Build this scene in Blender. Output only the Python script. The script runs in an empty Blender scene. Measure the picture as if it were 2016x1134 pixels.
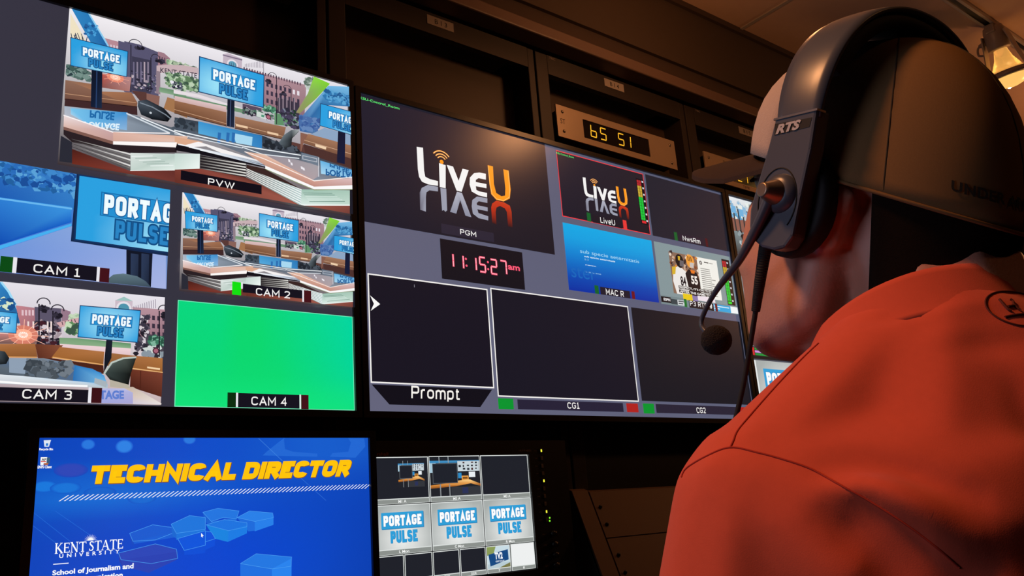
import bpy, bmesh, math, random
from mathutils import Vector, Matrix
from mathutils.bvhtree import BVHTree
random.seed(7)
D = bpy.data
SC = bpy.context.scene
COL = SC.collection

# ------------------------------------------------------------------ camera
IMW, IMH, FPX = 2016, 1134, 1652.77
CAM = Vector((-0.7777, -1.4248, 1.08))
YAW, PITCH, ROLL = -0.67958, 0.271591, 0.077216
CR = (Matrix.Rotation(YAW, 3, 'Z') @ Matrix.Rotation(PITCH, 3, 'X') @ Matrix.Rotation(ROLL, 3, 'Y'))
AX_R, AX_F, AX_U = CR.col[0].copy(), CR.col[1].copy(), CR.col[2].copy()
cd = D.cameras.new('camera')
cam = D.objects.new('camera', cd)
COL.objects.link(cam)
cd.sensor_width = 36.0
cd.sensor_fit = 'HORIZONTAL'
cd.lens = FPX / IMW * 36.0
cd.clip_start = 0.01
m4 = Matrix((AX_R, AX_U, -AX_F)).transposed().to_4x4()
m4.translation = CAM
cam.matrix_world = m4
SC.camera = cam

# ------------------------------------------------------------------ world, exposure
wd = D.worlds.new('room_dark')
SC.world = wd
wd.use_nodes = True
wd.node_tree.nodes['Background'].inputs[0].default_value = (1.0, 0.62, 0.42, 1)
wd.node_tree.nodes['Background'].inputs[1].default_value = 0.004
SC.view_settings.view_transform = 'Standard'
SC.view_settings.look = 'None'
SC.view_settings.exposure = 0.0
SC.view_settings.gamma = 1.0
SC.view_settings.use_curve_mapping = False

# ------------------------------------------------------------------ lamps of the room (ceiling track heads) and added fill lights
WARM = (1.0, 0.42, 0.16)
def spot(name, loc, target, watts, cone, blend=0.6, radius=0.04, color=WARM):
    l = D.lights.new(name, 'SPOT')
    l.energy = watts; l.spot_size = math.radians(cone); l.spot_blend = blend
    l.shadow_soft_size = radius; l.color = color
    o = D.objects.new(name, l); COL.objects.link(o)
    o.location = loc
    o.rotation_euler = (Vector(target) - Vector(loc)).to_track_quat('-Z', 'Y').to_euler()
    return o
def point(name, loc, watts, radius=0.05, color=WARM):
    l = D.lights.new(name, 'POINT')
    l.energy = watts; l.shadow_soft_size = radius; l.color = color
    o = D.objects.new(name, l); COL.objects.link(o); o.location = loc
    return o
spot('operator_spot', (-1.0, -0.74, 2.50), (-0.2, -1.1, 1.2), 66.0, 50, 0.6, 0.12)
spot('rear_fill', (0.55, -2.45, 2.40), (-0.12, -1.15, 1.30), 3.5, 26, 0.6, 0.08)  # added weak fill from behind for the dark side of the cap
point('console_spot', (0.84, -0.487, 2.31), 4.5, 0.05)
point('ceiling_fill', (3.1, -0.80, 2.15), 12.0, 0.06)  # added light without a fixture, brightens the ceiling
spot('cool_fill_left', (-1.7, -0.50, 1.45), (-0.2, -1.1, 1.2), 18.0, 50, 0.7, 0.30, (0.74, 0.75, 1.0))  # added cool fill aimed at the operator, no screen stands here

# ------------------------------------------------------------------ helpers: measuring, objects, materials
def ray(px, py):
    return AX_R * ((px - IMW / 2) / FPX) + AX_F + AX_U * ((IMH / 2 - py) / FPX)
def on_y(px, py, Y=0.0):
    d = ray(px, py); return CAM + d * ((Y - CAM.y) / d.y)
def on_x(px, py, X):
    d = ray(px, py); return CAM + d * ((X - CAM.x) / d.x)
def at(px, py, depth):
    return CAM + ray(px, py) * depth

def lin(c):
    return c / 12.92 if c <= 0.04045 else ((c + 0.055) / 1.055) ** 2.4
def rgb(h):
    if not isinstance(h, str): return tuple(h)
    h = h.lstrip('#')
    return tuple(lin(int(h[i:i + 2], 16) / 255) for i in (0, 2, 4))

def setp(b, **k):
    for n, val in k.items():
        b.inputs[n.replace('_', ' ')].default_value = val
MATS = {}
def mat(name, color, rough=0.5, metal=0.0, noise=0.0, nscale=40.0, bump=0.0, bscale=200.0, spec=0.5, emit=None, estr=1.0, sheen=0.0):
    if name in MATS: return MATS[name]
    m = D.materials.new(name); m.use_nodes = True
    nt = m.node_tree; b = nt.nodes['Principled BSDF']
    c = rgb(color)
    b.inputs['Base Color'].default_value = (*c, 1)
    b.inputs['Roughness'].default_value = rough
    b.inputs['Metallic'].default_value = metal
    b.inputs['Specular IOR Level'].default_value = spec
    if sheen:
        b.inputs['Sheen Weight'].default_value = sheen
    tc = nt.nodes.new('ShaderNodeTexCoord')
    if noise > 0:
        n = nt.nodes.new('ShaderNodeTexNoise'); n.inputs['Scale'].default_value = nscale; n.inputs['Detail'].default_value = 5
        nt.links.new(tc.outputs['Object'], n.inputs['Vector'])
        r = nt.nodes.new('ShaderNodeMapRange'); r.inputs[3].default_value = 1 - noise; r.inputs[4].default_value = 1 + noise
        nt.links.new(n.outputs['Fac'], r.inputs[0])
        mx = nt.nodes.new('ShaderNodeVectorMath'); mx.operation = 'SCALE'; mx.inputs[0].default_value = c
        nt.links.new(r.outputs[0], mx.inputs['Scale']); nt.links.new(mx.outputs[0], b.inputs['Base Color'])
    if bump > 0:
        n2 = nt.nodes.new('ShaderNodeTexNoise'); n2.inputs['Scale'].default_value = bscale; n2.inputs['Detail'].default_value = 3
        nt.links.new(tc.outputs['Object'], n2.inputs['Vector'])
        bp = nt.nodes.new('ShaderNodeBump'); bp.inputs['Strength'].default_value = bump; bp.inputs['Distance'].default_value = 0.002
        nt.links.new(n2.outputs['Fac'], bp.inputs['Height']); nt.links.new(bp.outputs[0], b.inputs['Normal'])
    if emit is not None:
        b.inputs['Emission Color'].default_value = (*rgb(emit), 1)
        b.inputs['Emission Strength'].default_value = estr
    MATS[name] = m
    return m
def screen_mat(name, rough=0.30, spec=0.7):
    if name in MATS: return MATS[name]
    m = D.materials.new(name); m.use_nodes = True
    nt = m.node_tree; b = nt.nodes['Principled BSDF']
    b.inputs['Base Color'].default_value = (0.006, 0.006, 0.007, 1)
    b.inputs['Roughness'].default_value = rough
    b.inputs['Specular IOR Level'].default_value = spec
    a = nt.nodes.new('ShaderNodeAttribute'); a.attribute_name = 'Col'
    nt.links.new(a.outputs['Color'], b.inputs['Emission Color'])
    b.inputs['Emission Strength'].default_value = 1.0
    MATS[name] = m
    return m

ORG = {}
def empty(name, loc):
    o = D.objects.new(name, None); COL.objects.link(o); o.location = loc
    o.empty_display_size = 0.1
    ORG[o.name] = Vector(loc)
    return o
def tag(o, label=None, cat=None, group=None, kind=None):
    if label: o['label'] = label
    if cat: o['category'] = cat
    if group: o['group'] = group
    if kind: o['kind'] = kind
    return o
def thing(name, label, cat, loc, group=None):
    return tag(empty(name, loc), label, cat, group)
def place(name, me, mats, parent=None):
    """link a mesh given in world coordinates, as a child of parent when there is one"""
    o = D.objects.new(name, me); COL.objects.link(o)
    for m in (mats if isinstance(mats, (list, tuple)) else [mats]):
        me.materials.append(m)
    org = Vector((0, 0, 0))
    if parent is not None:
        org = ORG[parent.name]
        o.parent = parent
        ORG[o.name] = org
        me.transform(Matrix.Translation(-org))
    else:
        c = Vector((0, 0, 0))
        if len(me.vertices):
            xs = [v.co for v in me.vertices]
            c = Vector(((min(v.x for v in xs) + max(v.x for v in xs)) / 2, (min(v.y for v in xs) + max(v.y for v in xs)) / 2, min(v.z for v in xs)))
        me.transform(Matrix.Translation(-c)); o.location = c
        ORG[o.name] = c
    return o
def obj(name, bm, mats, parent=None, smooth=False):
    me = D.meshes.new(name)
    bm.normal_update(); bm.to_mesh(me); bm.free()
    if smooth:
        for p in me.polygons: p.use_smooth = True
    return place(name, me, mats, parent)
def bx(bm, x0, x1, y0, y1, z0, z1, bevel=0.0, seg=2, mi=0):
    xs, ys, zs = sorted((x0, x1)), sorted((y0, y1)), sorted((z0, z1))
    vs = [bm.verts.new((x, y, z)) for x in xs for y in ys for z in zs]
    F = [(0, 1, 3, 2), (4, 6, 7, 5), (0, 4, 5, 1), (2, 3, 7, 6), (0, 2, 6, 4), (1, 5, 7, 3)]
    fs = [bm.faces.new([vs[i] for i in f]) for f in F]
    for f in fs: f.material_index = mi
    if bevel > 0:
        es = list({e for f in fs for e in f.edges})
        r = bmesh.ops.bevel(bm, geom=es, offset=bevel, segments=seg, affect='EDGES', profile=0.5)
        for f in r['faces']: f.material_index = mi
    return bm
def newbm(): return bmesh.new()
def box(name, x0, x1, y0, y1, z0, z1, m, parent=None, bevel=0.0):
    return obj(name, bx(newbm(), x0, x1, y0, y1, z0, z1, bevel), m, parent)
def prism(bm, pts, d, mi=0):
    """closed outline pts (3D) extruded by vector d"""
    a = [bm.verts.new(p) for p in pts]; b = [bm.verts.new(Vector(p) + Vector(d)) for p in pts]
    n = len(pts)
    fs = [bm.faces.new(a), bm.faces.new(b[::-1])]
    for i in range(n):
        fs.append(bm.faces.new([a[i], b[i], b[(i + 1) % n], a[(i + 1) % n]]))
    for f in fs: f.material_index = mi
    bmesh.ops.recalc_face_normals(bm, faces=fs)
    return bm
def frame_for(t):
    t = t.normalized()
    u = Vector((0, 0, 1)) if abs(t.z) < 0.9 else Vector((1, 0, 0))
    a = t.cross(u).normalized(); return a, t.cross(a).normalized()
def tube(bm, pts, rad, n=10, cap=True, mi=0):
    pts = [Vector(p) for p in pts]
    rs = rad if isinstance(rad, (list, tuple)) else [rad] * len(pts)
    rings = []
    a = None
    for i, p in enumerate(pts):
        t = (pts[min(i + 1, len(pts) - 1)] - pts[max(i - 1, 0)]).normalized()
        if a is None: a, b = frame_for(t)
        else:
            a = (a - t * a.dot(t)).normalized(); b = t.cross(a)
        rings.append([bm.verts.new(p + (a * math.cos(2 * math.pi * k / n) + b * math.sin(2 * math.pi * k / n)) * rs[i]) for k in range(n)])
    for i in range(len(rings) - 1):
        for k in range(n):
            f = bm.faces.new([rings[i][k], rings[i][(k + 1) % n], rings[i + 1][(k + 1) % n], rings[i + 1][k]]); f.smooth = True; f.material_index = mi
    if cap:
        for r in (rings[0], rings[-1][::-1]):
            f = bm.faces.new(r); f.material_index = mi
    return bm
def lathe(bm, prof, base, axis, n=24, mi=0):
    """profile of (radius, distance along axis)"""
    axis = Vector(axis).normalized(); base = Vector(base)
    a, b = frame_for(axis)
    rings = []
    for r, h in prof:
        if r < 1e-6: rings.append([bm.verts.new(base + axis * h)])
        else: rings.append([bm.verts.new(base + axis * h + (a * math.cos(2 * math.pi * k / n) + b * math.sin(2 * math.pi * k / n)) * r) for k in range(n)])
    for i in range(len(rings) - 1):
        A, B = rings[i], rings[i + 1]
        for k in range(n):
            vs = [A[k % len(A)], A[(k + 1) % len(A)], B[(k + 1) % len(B)], B[k % len(B)]]
            vs = list(dict.fromkeys(vs))
            if len(vs) > 2:
                f = bm.faces.new(vs); f.smooth = True; f.material_index = mi
    return bm
def catmull(pts, k=6):
    P = [Vector(p) for p in pts]; out = []
    for i in range(len(P) - 1):
        p0, p1, p2, p3 = P[max(i - 1, 0)], P[i], P[i + 1], P[min(i + 2, len(P) - 1)]
        for j in range(k):
            t = j / k
            out.append(0.5 * ((2 * p1) + (p2 - p0) * t + (2 * p0 - 5 * p1 + 4 * p2 - p3) * t * t + (3 * p1 - p0 - 3 * p2 + p3) * t ** 3))
    out.append(P[-1]); return out

# ------------------------------------------------------------------ lettering
GLY = {}
def glyphs(s, bold=0.0, shear=0.0, res=3, space=1.0):
    """(points, faces) of a word, its bounding box scaled to 0..1"""
    key = (s, bold, shear, res, space)
    if key in GLY: return GLY[key]
    cu = D.curves.new('word', 'FONT'); cu.body = s; cu.offset = bold; cu.shear = shear
    cu.resolution_u = res; cu.fill_mode = 'FRONT'; cu.space_character = space
    o = D.objects.new('word', cu); COL.objects.link(o)
    dg = bpy.context.evaluated_depsgraph_get()
    me = D.meshes.new_from_object(o.evaluated_get(dg))
    vs = [(v.co.x, v.co.y) for v in me.vertices]
    fs = [tuple(p.vertices) for p in me.polygons]
    D.objects.remove(o); D.curves.remove(cu); D.meshes.remove(me)
    x0 = min(v[0] for v in vs); x1 = max(v[0] for v in vs); y0 = min(v[1] for v in vs); y1 = max(v[1] for v in vs)
    vs = [((x - x0) / max(x1 - x0, 1e-6), (y - y0) / max(y1 - y0, 1e-6)) for x, y in vs]
    GLY[key] = (vs, fs)
    return GLY[key]

# ------------------------------------------------------------------ pictures shown on the screens
class Pic:
    """flat coloured shapes in the plane of a screen, (x, z) in metres"""
    def __init__(s): s.P = []; s.n = 0
    def poly(s, pts, col, new=True):
        if new: s.n += 1
        if isinstance(col, str): c = rgb(col); cols = [c] * len(pts)
        elif isinstance(col[0], (int, float)): cols = [tuple(col)] * len(pts)
        else: cols = [rgb(q) for q in col]
        s.P.append((s.n, [tuple(p) for p in pts], cols))
    def rect(s, x0, z1, x1, z0, col):
        s.poly([(x0, z1), (x1, z1), (x1, z0), (x0, z0)], col)
    def frame(s, x0, z1, x1, z0, w, col):
        s.n += 1
        for a in ((x0, z1, x1, z1 - w), (x0, z0 + w, x1, z0), (x0, z1 - w, x0 + w, z0 + w), (x1 - w, z1 - w, x1, z0 + w)):
            s.poly([(a[0], a[1]), (a[2], a[1]), (a[2], a[3]), (a[0], a[3])], col, False)
    def line(s, pts, w, col, close=False, new=True):
        if new: s.n += 1
        P = [Vector((*p, 0)) for p in pts]
        if close: P.append(P[0])
        for a, b in zip(P[:-1], P[1:]):
            d = b - a
            if d.length < 1e-9: continue
            d.normalize(); q = Vector((-d.y, d.x, 0)) * w / 2; e = d * w * 0.3
            s.poly([(a - e + q)[:2], (b + e + q)[:2], (b + e - q)[:2], (a - e - q)[:2]], col, False)
    def disc(s, x, z, r, col, n=16, rz=None, a0=0, a1=2 * math.pi):
        rz = rz or r
        s.poly([(x + r * math.cos(a0 + (a1 - a0) * k / n), z + rz * math.sin(a0 + (a1 - a0) * k / n)) for k in range(n if a1 - a0 > 6.28 else n + 1)], col)
    def text(s, t, x0, z1, x1, z0, col, bold=0.0, shear=0.0, flip=False, res=3, fn=None, space=1.0):
        s.n += 1
        vs, fs = glyphs(t, bold, shear, res, space)
        fn = fn or (lambda u, v: (x0 + (x1 - x0) * u, z0 + (z1 - z0) * v))
        pts = [fn(u, 1 - v if flip else v) for u, v in vs]
        for f in fs: s.poly([pts[i] for i in f], col, False)
    def leaves(s, x0, z1, x1, z0, n, size, cols):
        for k in range(n):
            x = random.uniform(x0, x1); z = random.uniform(z0, z1); r = size * random.uniform(0.5, 1.4)
            a = random.uniform(0, 6.28); m = random.choice((4, 5, 6))
            s.poly([(x + r * math.cos(a + 6.28 * i / m) * random.uniform(.6, 1.2), z + r * math.sin(a + 6.28 * i / m) * random.uniform(.5, 1.1)) for i in range(m)], random.choice(cols))
    def mapped(s, r0, r1):
        """copy fitted from rectangle r0 into rectangle r1, both (x0, z1, x1, z0)"""
        q = Pic(); q.n = s.n
        fx = (r1[2] - r1[0]) / (r0[2] - r0[0]); fz = (r1[1] - r1[3]) / (r0[1] - r0[3])
        q.P = [(n, [(r1[0] + (x - r0[0]) * fx, r1[3] + (z - r0[3]) * fz) for x, z in pts], cols) for n, pts, cols in s.P]
        return q
    def build(s, name, parent, m, Y, base, clip=None, eps=8e-6):
        V, F, CC = [], [], []
        for n, pts, cols in s.P:
            poly = [(p[0], p[1], *c) for p, c in zip(pts, cols)]
            if clip: poly = clip_poly(poly, clip)
            if len(poly) < 3: continue
            ar = sum(poly[i][0] * poly[i - 1][1] - poly[i - 1][0] * poly[i][1] for i in range(len(poly)))
            if abs(ar) < 1e-10: continue
            if ar > 0: poly = poly[::-1]
            i0 = len(V)
            for q in poly:
                V.append((q[0], Y - base - n * eps, q[1])); CC.append(q[2:5])
            F.append(tuple(range(i0, i0 + len(poly))))
        me = D.meshes.new(name); me.from_pydata(V, [], F)
        a = me.color_attributes.new('Col', 'FLOAT_COLOR', 'POINT')
        flat = []
        for c in CC: flat += [c[0], c[1], c[2], 1.0]
        a.data.foreach_set('color', flat)
        return place(name, me, m, parent)
def clip_poly(P, r):
    x0, z1, x1, z0 = r
    for ax, lim, sg in ((0, x0, 1), (0, x1, -1), (1, z0, 1), (1, z1, -1)):
        out = []
        for i in range(len(P)):
            a, b = P[i - 1], P[i]
            da, db = sg * (a[ax] - lim), sg * (b[ax] - lim)
            if (da >= 0) != (db >= 0):
                t = da / (da - db); out.append(tuple(a[k] + (b[k] - a[k]) * t for k in range(5)))
            if db >= 0: out.append(b)
        P = out
        if not P: return P
    return P
class Px:
    """turns points read off an enlargement of the photograph into points on the plane Y"""
    def __init__(s, ox, oy, k, Y=0.0): s.ox, s.oy, s.k, s.Y = ox, oy, k, Y
    def p(s, x, y):
        w = on_y(s.ox + x / s.k, s.oy + y / s.k, s.Y); return (w.x, w.z)
    def __call__(s, *xy):
        return [s.p(xy[i], xy[i + 1]) for i in range(0, len(xy), 2)]
    def box(s, xa, ya, xb, yb):
        a, b = s.p(xa, ya), s.p(xb, yb); return (a[0], a[1], b[0], b[1])

# the PORTAGE PULSE set board, drawn in any quadrilateral
def bil(q):
    tl, tr, br, bl = q
    def f(u, v):   # v upward
        a = (tl[0] + (tr[0] - tl[0]) * u, tl[1] + (tr[1] - tl[1]) * u); b = (bl[0] + (br[0] - bl[0]) * u, bl[1] + (br[1] - bl[1]) * u)
        return (b[0] + (a[0] - b[0]) * v, b[1] + (a[1] - b[1]) * v)
    return f
# drawn sans capitals: centre lines in a unit box, a third number rounds that corner
SF = {'A': (.95, [[(0, 0), (.5, 1), (1, 0)], [(.19, .32), (.81, .32)]]), 'C': (.85, [[(1, .80), (1, 1, .5), (0, 1, .5), (0, 0, .5), (1, 0, .5), (1, .20)]]),
 'D': (.88, [[(0, 0), (0, 1), (1, 1, .5), (1, 0, .5), (0, 0)]]), 'E': (.72, [[(1, 1), (0, 1), (0, 0), (1, 0)], [(0, .52), (.88, .52)]]),
 'G': (.9, [[(1, .80), (1, 1, .5), (0, 1, .5), (0, 0, .5), (1, 0, .5), (1, .47), (.55, .47)]]), 'H': (.9, [[(0, 0), (0, 1)], [(1, 0), (1, 1)], [(0, .52), (1, .52)]]),
 'I': (.0, [[(.5, 0), (.5, 1)]]), 'L': (.66, [[(0, 1), (0, 0), (1, 0)]]), 'M': (1.05, [[(0, 0), (0, 1), (.5, .30), (1, 1), (1, 0)]]), 'N': (.9, [[(0, 0), (0, 1), (1, 0), (1, 1)]]),
 'O': (.92, [[(.5, 1), (1, 1, .5), (1, 0, .5), (0, 0, .5), (0, 1, .5), (.5, 1)]]), 'P': (.78, [[(0, 0), (0, 1), (1, 1, .3), (1, .44, .3), (0, .44)]]),
 'R': (.82, [[(0, 0), (0, 1), (1, 1, .3), (1, .46, .3), (0, .46)], [(.5, .46), (1, 0)]]), 'S': (.8, [[(.96, .82), (.96, 1, .4), (0, 1, .4), (0, .54, .35), (1, .48, .35), (1, 0, .4), (.03, 0, .4), (.03, .18)]]),
 'T': (.84, [[(0, 1), (1, 1)], [(.5, 1), (.5, 0)]]), 'U': (.86, [[(0, 1), (0, 0, .5), (1, 0, .5), (1, 1)]]), 'V': (.92, [[(0, 1), (.5, 0), (1, 1)]]), 'W': (1.35, [[(0, 1), (.27, 0), (.5, .95), (.73, 0), (1, 1)]]),
 '1': (.5, [[(.05, .84), (.5, 1), (.5, 0)], [(.0, 0), (1, 0)]]), '2': (.72, [[(0, .80), (0, 1, .4), (1, 1, .4), (1, .58, .3), (0, 0), (1, 0)]]), '3': (.74, [[(.0, .92), (.3, 1), (1, 1, .35), (1, .53, .3), (.35, .53)], [(.6, .53), (1, .53, .3), (1, 0, .35), (.3, 0), (0, .08)]]),
 '4': (.8, [[(.74, 0), (.74, 1), (0, .28), (1, .28)]]), '#': (.9, [[(.25, 0), (.42, 1)], [(.6, 0), (.77, 1)], [(.06, .66), (1, .66)], [(0, .33), (.94, .33)]]),
 'r': (.42, [[(0, 0), (0, .72)], [(0, .45), (.2, .72, .3), (1, .72)]]), 'o': (.68, [[(.5, .72), (1, .72, .5), (1, 0, .5), (0, 0, .5), (0, .72, .5), (.5, .72)]]), 'm': (1.1, [[(0, 0), (0, .72)], [(0, .45), (0, .72, .3), (.5, .72, .3), (.5, 0)], [(.5, .45), (.5, .72, .3), (1, .72, .3), (1, 0)]]),
 'p': (.66, [[(0, -.28), (0, .72)], [(0, .5), (0, .72, .4), (1, .72, .45), (1, 0, .45), (0, 0, .4), (0, .2)]]), 't': (.42, [[(.35, .95), (.35, 0, .3), (1, 0)], [(0, .72), (.95, .72)]]), 'i': (.0, [[(.5, 0), (.5, .72)], [(.5, .93), (.5, 1)]]),
 'v': (.68, [[(0, .72), (.5, 0), (1, .72)]]), 'w': (1.0, [[(0, .72), (.27, 0), (.5, .7), (.73, 0), (1, .72)]]), 's': (.56, [[(.95, .70), (0, .72, .35), (0, .38, .3), (1, .34, .3), (1, 0, .35), (.03, .02)]]), 'e': (.68, [[(.02, .37), (1, .37), (1, .72, .45), (0, .72, .5), (0, 0, .5), (.95, .02)]])}
def rounded(pts, w):
    out = []
    for i, p in enumerate(pts):
        P = Vector((p[0] * w, p[1], 0))
        if len(p) < 3 or i in (0, len(pts) - 1): out.append(P); continue
        a = Vector((pts[i - 1][0] * w, pts[i - 1][1], 0)) - P; c = Vector((pts[i + 1][0] * w, pts[i + 1][1], 0)) - P
        r = p[2] * w; ra = min(r, a.length * .5 if len(pts[i - 1]) > 2 else a.length); rc = min(r, c.length * .5 if len(pts[i + 1]) > 2 else c.length)
        A, C = P + a.normalized() * ra, P + c.normalized() * rc
        for k in range(6): t = k / 5; out.append(A * (1 - t) ** 2 + P * 2 * t * (1 - t) * 1.0 + C * t * t)
    res = [out[0]]
    for q in out[1:]:
        if (q - res[-1]).length > 1e-3: res.append(q)
    return res
def strokes(pic, s, f, col, th=.14, gap=.16, wide=1.0, shear=0.0, th_grow=0.0):
    """word in drawn capitals through f(u, v); th = stroke thickness over letter height"""
    pic.n += 1; w = [(.34 if c == ' ' else SF[c][0] * wide * (1 - th) + th) for c in s]
    lo = -.28 if 'p' in s else 0.0
    tot = sum(w) + gap * (len(s) - 1); x = 0; sp = 1 + abs(shear) / tot
    for c, cw in zip(s, w):
        if c != ' ':
            for line in SF[c][1]:
                P = [Vector((x + th / 2 + q.x, th / 2 + q.y * (1 - th), 0)) for q in rounded(line, max(cw - th, 1e-4))]
                closed = (P[0] - P[-1]).length < 1e-4
                n = len(P); L, R_ = [], []
                tt = th + th_grow
                for i in range(n):
                    d0 = (P[i] - P[i - 1]) if i or closed else None
                    if i == 0 and closed: d0 = P[0] - P[-2]
                    d1 = (P[i + 1] - P[i]) if i < n - 1 else (P[1] - P[0] if closed else None)
                    d0 = d1 if d0 is None else d0; d1 = d0 if d1 is None else d1
                    d0, d1 = d0.normalized(), d1.normalized(); t = d0 + d1
                    t = t.normalized() if t.length > 1e-4 else d0
                    nn = Vector((-t.y, t.x, 0)); k = 1 / max(.45, nn.dot(Vector((-d0.y, d0.x, 0))))
                    e = Vector((0, 0, 0))
                    if not closed and i == 0: e = -d1 * th_grow / 2
                    if not closed and i == n - 1: e = d0 * th_grow / 2
                    if line[0][1] in (0, 1) and len(line[0]) < 3 and i == 0 and not closed: e = e - d1 * th / 2
                    if line[-1][1] in (0, 1) and i == n - 1 and not closed: e = e + d0 * th / 2
                    L.append(P[i] + e + nn * tt / 2 * k); R_.append(P[i] + e - nn * tt / 2 * k)
                g = lambda q: f((q.x + shear * q.y) / tot / sp, (q.y - lo) / (1 - lo))
                for i in range(n - 1): pic.poly([g(L[i]), g(L[i + 1]), g(R_[i + 1]), g(R_[i])], col, False)
        x += cw + gap
def mix(a, b, t): return tuple(x + (y - x) * t for x, y in zip(a, b))
def board(pic, q, glow=(0.6, 0.25), frame='#1c3c66'):
    f = bil(q); e = 0.014
    pic.poly([f(-e, 1 + 2 * e), f(1 + e, 1 + 2 * e), f(1 + e, -2 * e), f(-e, -2 * e)], frame)
    N, M = 8, 5
    pic.n += 1
    ca, cb = rgb('#2ba0e0'), rgb('#a8ecfc')
    def cc(u, v):
        d = math.hypot((u - glow[0]) * 1.25, (v - glow[1]) * 0.9); return mix(cb, ca, min(1, d / 0.75) ** 0.9)
    for i in range(N):
        for j in range(M):
            k = [(i / N, (j + 1) / M), ((i + 1) / N, (j + 1) / M), ((i + 1) / N, j / M), (i / N, j / M)]
            pic.poly([f(*p) for p in k], [cc(*p) for p in k], False)
    r = lambda u0, v1, u1, v0, c: pic.poly([f(u0, v1), f(u1, v1), f(u1, v0), f(u0, v0)], c)
    r(.175, .80, .885, .42, '#1668a6'); r(.182, .788, .878, .434, '#2590d2')
    t = lambda s, u0, v1, u1, v0, c, g: strokes(pic, s, lambda u, v: f(u0 + (u1 - u0) * u, v0 + (v1 - v0) * v), c, th=.235, gap=.13, wide=.62, th_grow=g)
    t('PORTAGE', .205, .765, .862, .460, '#14609e', .13); t('PORTAGE', .205, .765, .862, .460, '#eefaff', .02)
    t('PULSE', .305, .385, .745, .095, '#124f86', .17); t('PULSE', .305, .385, .745, .095, '#2a84c4', -.02)

# ------------------------------------------------------------------ materials
M_WALL = mat('brown_wall_paint', (0.055, 0.036, 0.024), 0.75, noise=0.08, nscale=6, bump=0.15, bscale=150)
M_LIP = mat('brown_metal_trim', (0.15, 0.095, 0.075), 0.5)
M_SHADE = mat('shade_brown_trim', (0.05, 0.03, 0.022), 0.8)  # darker brown carries the shade of the band above the ledge
M_CEIL = mat('ceiling_tile', (0.66, 0.44, 0.32), 0.9, noise=0.05, nscale=30, bump=0.2, bscale=400)
M_TBAR = mat('ceiling_tee_bar', (0.42, 0.36, 0.32), 0.6)
M_FLOOR = mat('grey_carpet', (0.05, 0.05, 0.055), 0.95, noise=0.3, nscale=200, bump=0.5, bscale=500)
M_RACK = mat('rack_dark_brown', (0.026, 0.018, 0.016), 0.55, noise=0.06, nscale=60)
M_RACKP = mat('rack_recess_panel', (0.06, 0.036, 0.023), 0.5, noise=0.05, nscale=40)
M_BLACK = mat('black_plastic', (0.006, 0.006, 0.007), 0.45)
M_BLACK2 = mat('black_satin_bezel', (0.013, 0.011, 0.011), 0.35)
M_GREYTXT = mat('dim_grey_print', (0.28, 0.22, 0.20), 0.6)
M_TAPE = mat('label_tape', (0.42, 0.36, 0.33), 0.5)
M_INK = mat('black_ink', (0.01, 0.009, 0.009), 0.6)
M_ALU = mat('brushed_champagne_plate', (0.52, 0.40, 0.29), 0.42, metal=0.35, noise=0.03, nscale=15)
M_GLASSK = mat('dark_display_glass', (0.008, 0.006, 0.005), 0.12)
M_SCREW = mat('screw_metal', (0.35, 0.3, 0.26), 0.35, metal=0.9)
M_AMBER = mat('amber_digits', (0.1, 0.05, 0), 0.5, emit='#ffb21e', estr=1.3)
M_DESK = mat('desk_laminate', (0.03, 0.026, 0.024), 0.5, noise=0.08, nscale=30)
M_TURRET = mat('turret_brown_panel', (0.15, 0.085, 0.05), 0.55, noise=0.05, nscale=50)
M_SIDE = mat('turret_side_laminate', (0.05, 0.055, 0.06), 0.25)
SCR = screen_mat('screen_picture')
SCRD = screen_mat('desk_screen_picture', 0.25)

# ------------------------------------------------------------------ room shell
CEIL = 2.632
def struct(name, bm, m):
    return tag(obj(name, bm, m), kind='structure')
struct('floor', bx(newbm(), -3.2, 5.2, -3.6, 0.9, -0.06, 0.0), M_FLOOR)
b = newbm()
struct('ceiling', bx(b, -3.2, 5.2, -3.6, 0.9, CEIL, CEIL + 0.08), M_CEIL)
b = newbm()                                                          # the visible grid of tee bars
for i in range(-3, 4):
    x = 1.465 + 1.22 * i
    bx(b, x - 0.007, x + 0.007, -3.6, 0.01, CEIL - 0.004, CEIL)
for j in range(0, 6):
    y = -0.61 * j - 0.66
    bx(b, -3.2, 5.2, y - 0.007, y + 0.007, CEIL - 0.004, CEIL)
struct('trim_1', b, M_TBAR)
struct('wall_back', bx(newbm(), -3.2, 5.2, 0.02, 0.12, 2.398, CEIL), M_WALL)
struct('wall_back_lower', bx(newbm(), -3.2, 5.2, 0.70, 0.80, 0.0, 2.398), M_WALL)
struct('wall_left', bx(newbm(), -3.3, -3.2, -3.6, 0.9, 0.0, CEIL), M_WALL)
struct('wall_right', bx(newbm(), 5.2, 5.3, -3.6, 0.9, 0.0, CEIL), M_WALL)
struct('wall_rear', bx(newbm(), -3.2, 5.2, -3.7, -3.6, 0.0, CEIL), M_WALL)
# the pale ledge above the racks, the strip over it with shade put into its brown, a thin line under the ceiling
b = newbm(); bx(b, -3.2, 5.2, 0.0, 0.055, 2.296, 2.331, 0.004)
struct('trim_2', b, M_LIP)
struct('trim_3', bx(newbm(), -3.2, 5.2, 0.032, 0.12, 2.331, 2.398), M_SHADE)
struct('trim_4', bx(newbm(), -3.2, 5.2, 0.008, 0.02, 2.612, CEIL), M_SHADE)

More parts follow.
